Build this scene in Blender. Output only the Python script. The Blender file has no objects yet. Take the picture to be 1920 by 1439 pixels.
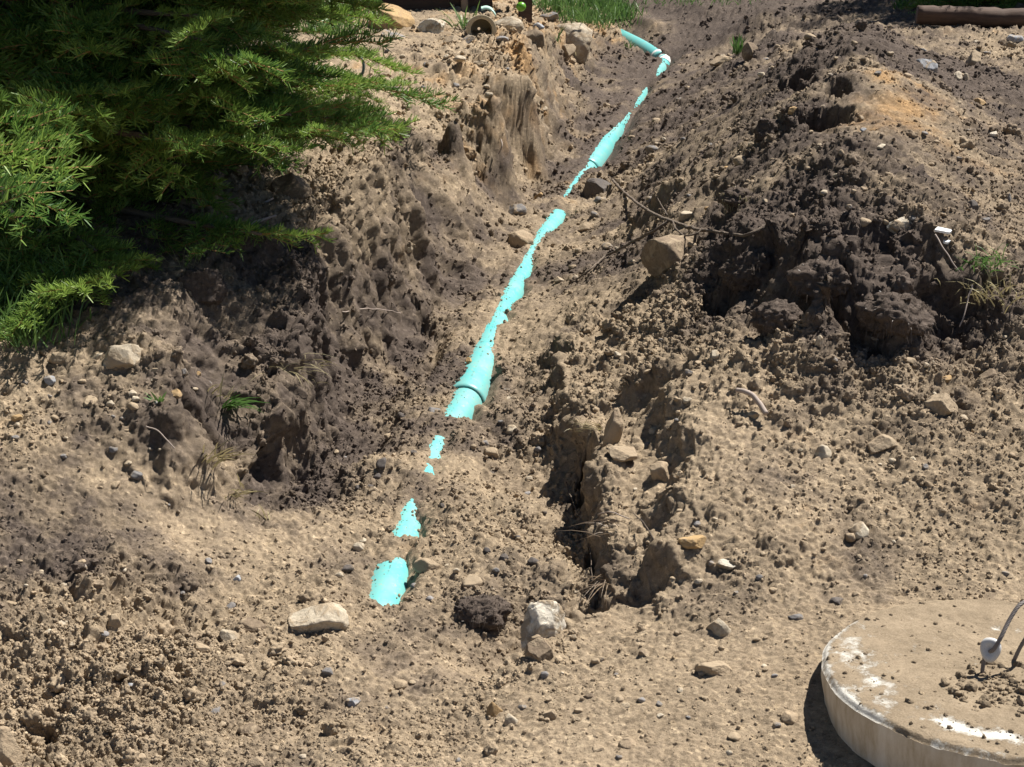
import bpy, math, random
import numpy as np
from mathutils import Vector, Matrix, Euler

# ------------------------------------------------------------------ camera, sky, sun
sc = bpy.context.scene
col = sc.collection
EYE = np.array([0.0, 0.0, 1.55])
PITCH = math.radians(14.0)
FPX = 3000.0                      # focal length in photo pixels (photo is 1920 wide)
cam_d = bpy.data.cameras.new('camera')
cam_d.sensor_width = 36.0
cam_d.lens = FPX / 1920.0 * 36.0
cam_d.clip_start = 0.05
cam_d.clip_end = 400.0
cam = bpy.data.objects.new('camera', cam_d)
col.objects.link(cam)
cam.location = EYE
cam.rotation_euler = (math.pi / 2 - PITCH, 0, 0)
sc.camera = cam

SUN_TO = Vector((0.50, 0.32, 1.0)).normalized()
sun_d = bpy.data.lights.new('sun', 'SUN')
sun_d.energy = 5.0
sun_d.angle = math.radians(0.5)
sun_d.color = (1.0, 0.955, 0.89)
sun = bpy.data.objects.new('sun', sun_d)
col.objects.link(sun)
sun.rotation_euler = SUN_TO.to_track_quat('Z', 'Y').to_euler()
sun.location = SUN_TO * 30

w = bpy.data.worlds.new("World")
sc.world = w
w.use_nodes = True
wn = w.node_tree.nodes
wn.clear()
wo = wn.new('ShaderNodeOutputWorld')
bg = wn.new('ShaderNodeBackground')
sky = wn.new('ShaderNodeTexSky')
sky.sky_type = 'NISHITA'
sky.sun_disc = False
sky.sun_elevation = math.asin(SUN_TO.z)
sky.sun_rotation = math.atan2(SUN_TO.x, SUN_TO.y)
sky.altitude = 2400
sky.air_density = 0.8
sky.dust_density = 0.2
bg.inputs['Strength'].default_value = 0.05
w.node_tree.links.new(sky.outputs[0], bg.inputs[0])
w.node_tree.links.new(bg.outputs[0], wo.inputs[0])

sc.view_settings.view_transform = 'Standard'
sc.view_settings.look = 'None'
sc.view_settings.gamma = 1.0
sc.view_settings.exposure = 0.88
sc.view_settings.use_curve_mapping = False
sc.render.engine = 'CYCLES'
sc.cycles.max_bounces = 6
sc.cycles.diffuse_bounces = 2

random.seed(7)
rng = np.random.default_rng(11)
CP, SP = math.cos(PITCH), math.sin(PITCH)

# ------------------------------------------------------------------ survey helpers
def zplane(Y):
    """the slope the pipe lies on"""
    return 0.28 + 0.121 * (np.minimum(np.maximum(Y, -2.0), 22.0) - 3.28)

def survey(px, py, dh):
    """ground point seen in direction (px, py), dh metres above the pipe slope"""
    px = np.asarray(px, float); py = np.asarray(py, float); dh = np.asarray(dh, float)
    xr = (px - 960.0) / FPX
    yr = (719.5 - py) / FPX
    dy = CP + yr * SP
    dz = -SP + yr * CP
    t = (EYE[2] - (0.28 - 0.121 * 3.28) - dh) / (0.121 * dy - dz)
    return np.stack([xr * t, dy * t, EYE[2] + dz * t], -1)

def project(P):
    d = P - EYE
    depth = d[..., 1] * CP - d[..., 2] * SP
    up = d[..., 1] * SP + d[..., 2] * CP
    depth_s = np.where(depth < 0.05, 0.05, depth)
    return 960 + FPX * d[..., 0] / depth_s, 719.5 - FPX * up / depth_s, depth

def smooth(a, b, x):
    t = np.clip((x - a) / (b - a), 0, 1)
    return t * t * (3 - 2 * t)

# ------------------------------------------------------------------ noise
def _h(ix, iy, iz, seed):
    n = (ix.astype(np.int64) * 374761393 + iy.astype(np.int64) * 668265263 + iz.astype(np.int64) * 2147483647 + seed * 974711) & 0xFFFFFFFF
    n = ((n ^ (n >> 13)) * 1274126177) & 0xFFFFFFFF
    n = ((n ^ (n >> 16)) * 2246822519) & 0xFFFFFFFF
    return (n ^ (n >> 15)) & 0xFFFFFFFF

def hash01(ix, iy, iz, seed):
    return (_h(ix, iy, iz, seed) & 0xFFFFFF).astype(np.float32) / float(0xFFFFFF)

def vnoise(P, seed=0):
    i = np.floor(P).astype(np.int64)
    f = (P - i).astype(np.float32)
    u = f * f * f * (f * (f * 6 - 15) + 10)
    r = 0
    for dx in (0, 1):
        wx = u[:, 0] if dx else 1 - u[:, 0]
        for dy in (0, 1):
            wy = u[:, 1] if dy else 1 - u[:, 1]
            for dz in (0, 1):
                wz = u[:, 2] if dz else 1 - u[:, 2]
                r = r + wx * wy * wz * hash01(i[:, 0] + dx, i[:, 1] + dy, i[:, 2] + dz, seed)
    return r * 2 - 1

def fbm(P, octaves=4, seed=0, gain=0.5):
    a, s, r = 1.0, 0.0, 0
    for o in range(octaves):
        r = r + a * vnoise(P * (2.03 ** o) + o * 17.3, seed + o)
        s += a
        a *= gain
    return r / s

def domes(P, cell, keep, seed):
    """rounded lumps, one per kept cell of a jittered lattice: height of the dome and a random number of its cell"""
    Q = P / cell
    i = np.floor(Q).astype(np.int64)
    best = np.zeros(len(P), np.float32)
    rnd = np.zeros(len(P), np.float32)
    for dx in (-1, 0, 1):
        for dy in (-1, 0, 1):
            for dz in (-1, 0, 1):
                c = i + np.array([dx, dy, dz])
                h = _h(c[:, 0], c[:, 1], c[:, 2], seed)
                a = (h & 1023).astype(np.float32) / 1023
                b = ((h >> 10) & 1023).astype(np.float32) / 1023
                e = ((h >> 20) & 1023).astype(np.float32) / 1023
                d2 = (Q[:, 0] - c[:, 0] - a) ** 2 + (Q[:, 1] - c[:, 1] - b) ** 2 + (Q[:, 2] - c[:, 2] - e) ** 2
                k = (a * 7.13 + b * 3.77 + e * 5.31) % 1.0
                R = 0.28 + 0.42 * ((a * 3.1 + e * 9.7) % 1.0)
                v = np.sqrt(np.maximum(0, R * R - d2)) * (k < keep)
                m = v > best
                best = np.where(m, v, best)
                rnd = np.where(m, k / max(keep, 1e-3), rnd)
    return best * cell, rnd

# ------------------------------------------------------------------ materials
def new_mat(name):
    m = bpy.data.materials.new(name)
    m.use_nodes = True
    nt = m.node_tree
    return m, nt, nt.nodes['Principled BSDF']

def N(nt, t, **kw):
    n = nt.nodes.new(t)
    for k, v in kw.items():
        if k.startswith('i_'):
            n.inputs[k[2:].replace('_', ' ')].default_value = v
        else:
            setattr(n, k, v)
    return n

def noise_node(nt, scale, detail=6, rough=0.6, coord=None):
    n = N(nt, 'ShaderNodeTexNoise')
    n.inputs['Scale'].default_value = scale
    n.inputs['Detail'].default_value = detail
    n.inputs['Roughness'].default_value = rough
    if coord is not None:
        nt.links.new(coord, n.inputs['Vector'])
    return n

def ramp(nt, src, stops):
    r = N(nt, 'ShaderNodeValToRGB')
    e = r.color_ramp.elements
    while len(e) < len(stops):
        e.new(0.5)
    for k, (p, c) in enumerate(stops):
        e[k].position = p
        e[k].color = (*c, 1) if len(c) == 3 else c
    nt.links.new(src, r.inputs[0])
    return r

def mix(nt, fac, a, b, mode='MIX'):
    m = N(nt, 'ShaderNodeMix', data_type='RGBA', blend_type=mode)
    for sock, v in ((m.inputs[0], fac), (m.inputs[6], a), (m.inputs[7], b)):
        if hasattr(v, 'is_linked'):
            nt.links.new(v, sock)
        else:
            sock.default_value = v if not isinstance(v, tuple) or len(v) == 4 else (*v, 1)
    return m.outputs[2]

def bump(nt, bs, src, strength, dist):
    b = N(nt, 'ShaderNodeBump')
    b.inputs['Strength'].default_value = strength
    b.inputs['Distance'].default_value = dist
    nt.links.new(src, b.inputs['Height'])
    nt.links.new(b.outputs[0], bs.inputs['Normal'])
    return b

def soil_material(name='soil', instanced=False):
    m, nt, bs = new_mat(name)
    at = N(nt, 'ShaderNodeAttribute', attribute_name='soil')
    if instanced: at.attribute_type = 'INSTANCER'
    geo = N(nt, 'ShaderNodeNewGeometry')
    pos = geo.outputs['Position']
    n1 = noise_node(nt, 60, 8, 0.72, pos)
    n2 = noise_node(nt, 420, 4, 0.7, pos)
    vo = N(nt, 'ShaderNodeTexVoronoi'); vo.inputs['Scale'].default_value = 120; nt.links.new(pos, vo.inputs['Vector'])
    wob = mix(nt, .035, pos, n1.outputs['Color'], 'ADD')
    v1 = N(nt, 'ShaderNodeTexVoronoi'); v1.inputs['Scale'].default_value = 95; nt.links.new(wob, v1.inputs['Vector'])
    v2 = N(nt, 'ShaderNodeTexVoronoi'); v2.inputs['Scale'].default_value = 230; nt.links.new(wob, v2.inputs['Vector'])
    sp = N(nt, 'ShaderNodeSeparateColor'); nt.links.new(vo.outputs['Color'], sp.inputs[0])
    grit = ramp(nt, sp.outputs[0], [(0.0, (.62, .61, .62)), (.07, (.72, .71, .70)), (.10, (.98, .98, .98)), (.86, (1.03, 1.03, 1.03)), (.93, (1.35, 1.34, 1.30)), (1.0, (1.6, 1.62, 1.62))])
    r1 = ramp(nt, n1.outputs[0], [(0.25, (0.70, 0.68, 0.66)), (0.75, (1.25, 1.25, 1.25))])
    r2 = ramp(nt, n2.outputs[0], [(0.3, (0.72, 0.71, 0.70)), (0.72, (1.22, 1.23, 1.25))])
    c = mix(nt, 1.0, at.outputs['Color'], r1.outputs[0], 'MULTIPLY')
    c = mix(nt, 1.0, c, r2.outputs[0], 'MULTIPLY')
    c = mix(nt, .8, c, grit.outputs[0], 'MULTIPLY')
    nt.links.new(c, bs.inputs['Base Color'])
    bs.inputs['Roughness'].default_value = 0.95
    bs.inputs['Specular IOR Level'].default_value = 0.1
    h = None
    for src, k in ((n1.outputs[0], 1.0), (n2.outputs[0], .7), (v1.outputs['Distance'], -.35), (v2.outputs['Distance'], -.5)):
        mm = N(nt, 'ShaderNodeMath', operation='MULTIPLY_ADD'); nt.links.new(src, mm.inputs[0]); mm.inputs[1].default_value = k
        if h is not None: nt.links.new(h, mm.inputs[2])
        else: mm.inputs[2].default_value = 0
        h = mm.outputs[0]
    bump(nt, bs, h, .35 if instanced else .6, 0.006)
    return m

def stone_material(name, c1, c2, dirt=(0.33, 0.255, 0.17), dirt_amt=0.5, spec=0.25):
    m, nt, bs = new_mat(name)
    tc = N(nt, 'ShaderNodeTexCoord')
    oi = N(nt, 'ShaderNodeObjectInfo')
    geo = N(nt, 'ShaderNodeNewGeometry')
    n1 = noise_node(nt, 14, 9, 0.68, geo.outputs['Position'])
    n2 = noise_node(nt, 140, 5, 0.7, geo.outputs['Position'])
    n3 = noise_node(nt, 22, 6, 0.7, geo.outputs['Position'])
    n3.inputs['Distortion'].default_value = 0.6
    r = ramp(nt, n1.outputs[0], [(0.33, c1), (0.68, c2)])
    s = ramp(nt, n2.outputs[0], [(0.3, (0.7, 0.7, 0.7)), (0.7, (1.2, 1.2, 1.2))])
    c = mix(nt, 1.0, r.outputs[0], s.outputs[0], 'MULTIPLY')
    rr = N(nt, 'ShaderNodeMapRange')
    nt.links.new(oi.outputs['Random'], rr.inputs[0])
    rr.inputs[3].default_value = 0.82
    rr.inputs[4].default_value = 1.14
    hs = N(nt, 'ShaderNodeHueSaturation')
    nt.links.new(rr.outputs[0], hs.inputs['Value'])
    nt.links.new(c, hs.inputs['Color'])
    e = 0.62 - 0.25 * dirt_amt
    dm = ramp(nt, n3.outputs[0], [(e, (0, 0, 0)), (e + 0.1, (1, 1, 1))])
    c = mix(nt, dm.outputs[0], hs.outputs[0], dirt)
    nt.links.new(c, bs.inputs['Base Color'])
    bs.inputs['Roughness'].default_value = 0.85
    bs.inputs['Specular IOR Level'].default_value = spec
    ad = N(nt, 'ShaderNodeMath', operation='ADD')
    nt.links.new(n2.outputs[0], ad.inputs[0])
    nt.links.new(dm.outputs[0], ad.inputs[1])
    bump(nt, bs, ad.outputs[0], 0.5, 0.004)
    return m

TAN = np.array([0.303, 0.237, 0.161])
DARK = np.array([0.105, 0.083, 0.068])
OCH = np.array([0.34, 0.215, 0.105])

M = {}
M['soil'] = soil_material()
M['soilclod'] = soil_material('soil_clod', True)
M['tan'] = stone_material('tan_stone', (0.38, 0.29, 0.19), (0.30, 0.225, 0.15), dirt_amt=0.75)
M['pale'] = stone_material('pale_stone', (0.52, 0.45, 0.34), (0.40, 0.33, 0.24), dirt_amt=0.6)
M['grey'] = stone_material('grey_stone', (0.25, 0.235, 0.225), (0.17, 0.158, 0.15), dirt_amt=0.5)
M['blue'] = stone_material('bluish_stone', (0.36, 0.37, 0.38), (0.26, 0.26, 0.275), dirt_amt=0.4)
M['ochre'] = stone_material('ochre_stone', (0.48, 0.32, 0.15), (0.34, 0.23, 0.12), dirt_amt=0.3)
M['dark'] = stone_material('dark_stone', (0.13, 0.11, 0.095), (0.085, 0.075, 0.07), dirt=(0.17, 0.13, 0.09), dirt_amt=0.35)
M['white'] = stone_material('white_stone', (0.68, 0.62, 0.51), (0.50, 0.44, 0.34), dirt_amt=0.62)
M['brownstone'] = stone_material('brown_stone', (0.24, 0.18, 0.12), (0.17, 0.125, 0.085), dirt_amt=0.45)

# ------------------------------------------------------------------ object helpers
def tag(o, label=None, category=None, group=None, kind=None):
    if label: o['label'] = label
    if category: o['category'] = category
    if group: o['group'] = group
    if kind: o['kind'] = kind
    return o

def mesh_np(name, V, F, mat, parent=None, smooth_shade=True, mat_idx=None, attr=None):
    """V (n,3); F (m,3) or (m,4) numpy arrays -> linked mesh object"""
    V = np.asarray(V, np.float32); F = np.asarray(F, np.int32)
    me = bpy.data.meshes.new(name)
    n = F.shape[1]
    me.vertices.add(len(V)); me.vertices.foreach_set('co', V.ravel())
    me.loops.add(F.size); me.loops.foreach_set('vertex_index', F.ravel())
    me.polygons.add(len(F))
    me.polygons.foreach_set('loop_start', np.arange(0, F.size, n, dtype=np.int32))
    me.polygons.foreach_set('loop_total', np.full(len(F), n, np.int32))
    if attr is not None:
        for k, a in attr.items():
            at = me.attributes.new(k, 'FLOAT_COLOR', 'POINT')
            c = np.ones((len(V), 4), np.float32); c[:, :3] = a
            at.data.foreach_set('color', c.ravel())
    me.update(calc_edges=True)
    me.polygons.foreach_set('use_smooth', np.full(len(F), smooth_shade))
    for mm in (mat if isinstance(mat, (list, tuple)) else [mat]):
        me.materials.append(mm)
    if mat_idx is not None:
        me.polygons.foreach_set('material_index', np.asarray(mat_idx, np.int32))
    o = bpy.data.objects.new(name, me)
    col.objects.link(o)
    if parent is not None: o.parent = parent
    return o

def empty(name, loc):
    o = bpy.data.objects.new(name, None)
    o.empty_display_size = 0.1
    col.objects.link(o)
    o.location = loc
    return o

def tube(path, radii, seg=8, caps=True, closed=False):
    """quads of a tube along path (k,3)"""
    path = np.asarray(path, float)
    k = len(path)
    radii = np.broadcast_to(np.asarray(radii, float), (k,))
    T = np.gradient(path, axis=0)
    T /= np.linalg.norm(T, axis=1, keepdims=True) + 1e-12
    up = np.array([0, 0, 1.0]) if abs(T[0, 2]) < 0.9 else np.array([1.0, 0, 0])
    V, F = [], []
    A = np.cross(T[0], up); A /= np.linalg.norm(A)
    for i in range(k):
        A = A - T[i] * np.dot(A, T[i]); A /= np.linalg.norm(A) + 1e-12
        B = np.cross(T[i], A)
        for s in range(seg):
            a = 2 * math.pi * s / seg
            V.append(path[i] + radii[i] * (math.cos(a) * A + math.sin(a) * B))
    for i in range(k - 1):
        for s in range(seg):
            s2 = (s + 1) % seg
            F.append((i * seg + s, i * seg + s2, (i + 1) * seg + s2, (i + 1) * seg + s))
    if caps:
        for i in (0, k - 1):
            c = len(V); V.append(path[i])
            for s in range(seg):
                s2 = (s + 1) % seg
                F.append((i * seg + s, i * seg + s2, c, c) if i else (i * seg + s2, i * seg + s, c, c))
    return np.array(V), np.array(F)

def fix_quads(F):
    """quads that repeat a vertex become triangles: return a list of polygons"""
    return [tuple(dict.fromkeys(f)) for f in F.tolist()]

def mesh_poly(name, V, F, mat, parent=None, smooth_shade=True):
    me = bpy.data.meshes.new(name)
    me.from_pydata([tuple(v) for v in V], [], F)
    me.update()
    me.polygons.foreach_set('use_smooth', np.full(len(F), smooth_shade))
    if mat is not None: me.materials.append(mat)
    o = bpy.data.objects.new(name, me)
    col.objects.link(o)
    if parent is not None: o.parent = parent
    return o

def tube_obj(name, path, radii, mat, parent=None, seg=8):
    V, F = tube(path, radii, seg)
    return mesh_poly(name, V, fix_quads(F), mat, parent)

def spline(pts, n):
    """Catmull-Rom through pts, n samples"""
    P = np.asarray(pts, float)
    P = np.vstack([2 * P[0] - P[1], P, 2 * P[-1] - P[-2]])
    m = len(P) - 3
    out = []
    for t in np.linspace(0, m - 1e-6, n):
        i = int(t); f = t - i
        a, b, c, d = P[i], P[i + 1], P[i + 2], P[i + 3]
        out.append(0.5 * (2 * b + (c - a) * f + (2 * a - 5 * b + 4 * c - d) * f * f + (3 * b - a - 3 * c + d) * f ** 3))
    return np.array(out)

# ------------------------------------------------------------------ the ground: survey points (px, py, height, dark, ochre, rough)
G = []
def pts(line, d=0.2, o=0.1, g=0.6):
    for p in line:
        G.append((p[0], p[1], p[2], p[3] if len(p) > 3 else d, p[4] if len(p) > 4 else o, p[5] if len(p) > 5 else g))
def poly(line, n, d=0.2, o=0.1, g=0.6):
    line = np.array(line, float)
    L = np.r_[0, np.cumsum(np.hypot(*np.diff(line[:, :2], axis=0).T))]
    for t in np.linspace(0, L[-1], n):
        G.append((np.interp(t, L, line[:, 0]), np.interp(t, L, line[:, 1]), np.interp(t, L, line[:, 2]), d, o, g))

CUTS = []   # cut faces whose lip leans out: foot (k,3), rise, side, overhang, setback
W = []      # lips of steep faces: world x, y, height, dark, ochre, rough
def wall(line, n, side, setback, d_toe, d_lip, o=.05, g=.7, og=None, lean=0.0):
    """foot of a cut face along line (px, py, foot height, rise); the lip stands setback metres to the left (side 1) or right (-1)"""
    line = np.array(line, float)
    L = np.r_[0, np.cumsum(np.hypot(*np.diff(line[:, :2], axis=0).T))]
    t = np.linspace(0, L[-1], n)
    px, py, h0, rise = (np.interp(t, L, line[:, k]) for k in range(4))
    sb = np.interp(t, L, line[:, 4]) if line.shape[1] > 4 else np.full(n, setback)
    Pt = survey(px, py, h0)
    T = np.gradient(Pt[:, :2], axis=0); T /= np.linalg.norm(T, axis=1, keepdims=True)
    Nn = np.c_[-T[:, 1], T[:, 0]] * side
    if lean: CUTS.append((np.c_[Pt[:, :2], h0], rise, side, lean, sb))
    for k in range(n):
        G.append((px[k], py[k], h0[k], d_toe, o, g))
        a = Pt[k, :2] + Nn[k] * sb[k]
        W.append((a[0], a[1], h0[k] + rise[k], d_lip, o if og is None else og, g))
        a = Pt[k, :2] + Nn[k] * (sb[k] + .10)
        W.append((a[0], a[1], h0[k] + rise[k] * 1.03 + .005, d_lip, o if og is None else og, g))

# trench floor
pts([(760, 1050, 0), (850, 900, .01), (700, 850, .015), (770, 720, -.01), (960, 750, .02), (1000, 620, .02), (1000, 950, .0), (950, 1050, .0), (620, 950, .01),
     (650, 1060, 0), (900, 1130, -.01, .35), (880, 590, -.01), (1050, 1060, .015)], .24, .08, .5)
pts([(920, 480, -.01), (1060, 470, .03), (1000, 400, 0), (1120, 400, .03), (1000, 560, .0)], .34, .1, .38)
pts([(1060, 300, 0), (1120, 230, 0), (1180, 150, 0), (1130, 120, 0), (1235, 210, .03), (1215, 90, .01), (1290, 85, .02), (1100, 170, .0), (1190, 280, .03)], 1.0, .0, .2)
# left wall of the trench: near part dark, middle part buff, a hollow, then the ochre bank
wall([(478, 945, -.01, .08, .03), (540, 888, -.01, .19, .05), (605, 805, -.01, .30, .08), (655, 715, -.01, .38, .11)], 10, 1, .1, 1.05, .6, 0, .8, None, .05)
wall([(662, 703, -.01, .39, .12), (705, 655, -.01, .44, .15), (770, 602, -.01, .48, .17), (832, 545, 0, .48, .20)], 9, 1, .2, .68, .06, .15, .8, None, .035)
wall([(835, 540, .0, .44, .28), (885, 490, 0, .42, .34), (930, 430, .0, .42, .40), (965, 370, 0, .42, .46)], 8, 1, .3, .75, .15, .15, .75)
wall([(985, 335, .0, .42, .34), (1028, 285, 0, .43, .12), (1048, 225, .0, .42, .10), (1062, 170, .01, .33, .10), (1085, 128, .01, .22, .10), (1110, 105, .02, .13, .10), (1165, 68, .03, .08, .1)], 14, 1, .1, .45, .1, .5, 1.0, .5, .025)
pts([(820, 300, .26, .8), (870, 330, .17, .5), (910, 380, .10, .3), (950, 320, .09, .25), (800, 400, .17, .85)], .4, .15, .6)
pts([(770, 225, .45), (850, 215, .43), (930, 180, .42), (990, 140, .42)], .1, .45, .8)
pts([(700, 130, .45), (800, 130, .45), (900, 110, .44), (1000, 90, .42), (950, 140, .43), (700, 200, .46), (830, 80, .45)], .06, .25, .3)
pts([(700, 60, .46), (900, 55, .45), (1000, 55, .38), (1080, 40, .25), (980, 20, .36), (800, 20, .45), (1130, 15, .18), (1060, 10, .26)], .15, .25, .4)
pts([(880, 262, .27), (960, 280, .2)], .3, .7, .8)
# bank top under the tree
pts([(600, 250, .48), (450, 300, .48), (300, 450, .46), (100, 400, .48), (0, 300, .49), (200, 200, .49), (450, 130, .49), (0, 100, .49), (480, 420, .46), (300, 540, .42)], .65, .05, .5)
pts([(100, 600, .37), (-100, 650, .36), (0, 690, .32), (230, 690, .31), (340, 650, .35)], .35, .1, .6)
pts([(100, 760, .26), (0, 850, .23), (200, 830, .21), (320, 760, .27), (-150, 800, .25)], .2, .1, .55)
pts([(350, 850, .16), (250, 900, .14), (330, 960, .07), (400, 1000, .03)], .45, .03, .15)
pts([(0, 1000, .14), (150, 960, .13), (230, 1000, .1), (300, 1040, .07), (60, 920, .17)], .62, .02, .5)
pts([(150, 1100, .1), (300, 1150, .04), (0, 1150, .11), (0, 1250, .07), (300, 1350, .04), (100, 1380, .05), (-150, 1250, .09), (200, 1220, .08)], .14, .08, .95)
pts([(450, 1100, .01), (550, 1020, .0), (500, 1200, .03), (600, 1300, .02), (550, 1150, .03), (450, 1400, .03)], .2, .08, .55)
pts([(700, 1190, .0), (800, 1250, .0), (900, 1400, .025), (700, 1420, .03), (900, 1270, -.01), (820, 1150, -.01)], .26, .08, .4)
# front path and its broken edge
wall([(935, 1278, -.01, .04), (985, 1254, -.015, .055), (1030, 1238, -.02, .06), (1062, 1212, -.025, .07), (1105, 1194, -.02, .065), (1133, 1166, -.01, .055), (1215, 1147, .03, .025)], 16, -1, .02, .3, .04, .05, .3)
pts([(1200, 1250, .06), (1100, 1350, .05), (1400, 1200, .085), (1450, 1350, .07), (1300, 1420, .06), (1000, 1420, .04), (1500, 1420, .07)], .04, .06, .12)
pts([(1700, 1300, .08), (1900, 1300, .08), (2050, 1300, .08), (1750, 1090, .11), (2000, 1090, .11), (1550, 1150, .1), (1600, 1420, .075)], .08, .08, .2)
# right wall of the trench: a thin broken lip over a black crack
wall([(1128, 1158, -.01, .05, .025), (1117, 1090, -.015, .10, .025), (1112, 1020, -.02, .115, .02), (1106, 960, -.02, .13, .02), (1094, 905, -.02, .13, .025), (1076, 852, .0, .09, .04), (1042, 785, .015, .08, .05), (1038, 710, .03, .075, .04), (1042, 655, .045, .06, .04), (1080, 590, .055, .05, .05)], 24, -1, .025, .4, .14, .05, .6, None, .02)
pts([(1250, 900, .2), (1300, 800, .23), (1450, 820, .22), (1250, 730, .24), (1170, 700, .18)], .16, .1, .5)
pts([(1600, 860, .2), (1900, 850, .22), (1250, 1000, .17), (1450, 960, .17), (1700, 960, .15), (1900, 980, .15), (2050, 900, .2)], .15, .18, .45)
pts([(1450, 1010, .16, .7), (1600, 1010, .13, .55), (1300, 1080, .1, .5), (1350, 1100, .1, .6), (1230, 1110, .08), (1500, 1080, .11)], .25, .12, .5)
pts([(1300, 640, .28), (1150, 580, .17), (1500, 700, .3), (1700, 730, .29), (1900, 700, .3), (1250, 570, .24), (1380, 600, .31)], .2, .1, .75)
# dark topsoil mass with its overhanging front
wall([(1315, 530, .30, .16), (1400, 555, .32, .19), (1470, 570, .33, .20), (1540, 640, .31, .19), (1650, 665, .31, .17), (1760, 655, .32, .15), (1815, 600, .34, .12)], 14, 1, .15, .8, 1.0, 0, .85, None, .015)
pts([(1500, 400, .57), (1600, 440, .56), (1700, 500, .53), (1440, 400, .52), (1560, 480, .54), (1650, 400, .57, .6)], 1.0, 0, .7)
pts([(1900, 470, .46, .5), (1900, 570, .40, .3), (1750, 420, .56, .25, .3), (1850, 400, .5)], .4, .2, .6)
# spoil mound
pts([(1300, 400, .32), (1250, 340, .28), (1350, 320, .42), (1280, 260, .3), (1400, 250, .48), (1250, 430, .24), (1450, 330, .53)], .55, .1, .42)
poly([(1190, 450, .1), (1205, 380, .12), (1215, 320, .13), (1240, 240, .13), (1265, 185, .12), (1320, 130, .10), (1380, 90, .10)], 10, .5, .15, .5)
pts([(1550, 310, .6), (1700, 340, .62), (1600, 250, .67), (1500, 230, .6), (1620, 320, .62)], .72, .1, .7)
pts([(1480, 120, .62), (1540, 70, .72), (1590, 40, .76), (1560, 140, .72), (1400, 150, .32), (1450, 60, .42), (1640, 70, .75)], .85, .06, .5)
pts([(1700, 180, .68), (1740, 250, .62), (1660, 130, .73)], .1, .85, .3)
pts([(1820, 310, .55), (1760, 310, .58)], .5, .3, .5)
pts([(1720, 80, .66, .85), (1790, 140, .58, .85), (1880, 230, .48, .6), (1850, 280, .52, .65), (1900, 360, .48, .6)], .5, .2, .6)
pts([(1850, 110, .42), (1900, 60, .42), (2000, 150, .42), (1800, 70, .42)], .42, .2, .6)
pts([(1250, 30, .08), (1350, 40, .13), (1200, 20, .10), (1420, 15, .3), (1300, 5, .18)], 1.0, .0, .4)
G = np.array(G, float)
GP = survey(G[:, 0], G[:, 1], G[:, 2])
# a few far and near anchors beyond the picture
anch = [(-6, 4, .4), (6, 4, .2), (-6, 9, .48), (7, 9, .4), (-5, 14, .48), (0, 14, .46), (6, 14, .45), (-3, 1, .1), (0, 1, .04), (3, 1, .1), (-6, 1, .2), (6, 1, .1), (3, 12, .45), (-2, 11, .47)]
W = np.array(W)
GX = np.vstack([GP[:, :2], W[:, :2], np.array(anch)[:, :2]])
GH = np.r_[G[:, 2], W[:, 2], np.array(anch)[:, 2]]
GD = np.r_[G[:, 3], W[:, 3], np.full(len(anch), .4)]
GO = np.r_[G[:, 4], W[:, 4], np.full(len(anch), .1)]
GR = np.r_[G[:, 5], W[:, 5], np.full(len(anch), .5)]
def rbf_fit(X, val, eps, lam):
    D = np.sqrt(((X[:, None] - X[None]) ** 2).sum(-1) + eps * eps)
    n = len(X)
    A = np.zeros((n + 1, n + 1)); A[:n, :n] = D - lam * np.eye(n); A[:n, n] = 1; A[n, :n] = 1
    return np.linalg.solve(A, np.r_[val, 0 * val[:1]] if val.ndim == 1 else np.vstack([val, 0 * val[:1]]))
CH = rbf_fit(GX, GH, 0.008, 0.004)
CA = rbf_fit(GX, np.stack([GD, GO, GR], 1), 0.05, 0.08)
X0, X1, Y0, Y1, DX = -5.0, 5.0, 1.6, 15.0, 0.02
gx = np.arange(X0, X1 + DX, DX); gy = np.arange(Y0, Y1 + DX, DX)
MH = np.zeros((len(gy), len(gx)), np.float32); MA = np.zeros((len(gy), len(gx), 3), np.float32)
for j, yy in enumerate(gy):
    d2 = (gx[:, None] - GX[None, :, 0]) ** 2 + (yy - GX[None, :, 1]) ** 2
    MH[j] = np.sqrt(d2 + 0.000064) @ CH[:-1] + CH[-1]
    if j % 2 == 0:
        MA[j] = np.sqrt(d2 + 0.0025) @ CA[:-1] + CA[-1]
    if j % 2 == 0 and j: MA[j - 1] = (MA[j] + MA[j - 2]) / 2
def grid_at(Mt, X, Y):
    u = np.clip((X - X0) / DX, 0, len(gx) - 1.001); v = np.clip((Y - Y0) / DX, 0, len(gy) - 1.001)
    i = u.astype(int); j = v.astype(int)
    fu = u - i; fv = v - j
    if Mt.ndim == 3: fu = fu[..., None]; fv = fv[..., None]
    return (Mt[j, i] * (1 - fu) + Mt[j, i + 1] * fu) * (1 - fv) + (Mt[j + 1, i] * (1 - fu) + Mt[j + 1, i + 1] * fu) * fv

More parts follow.
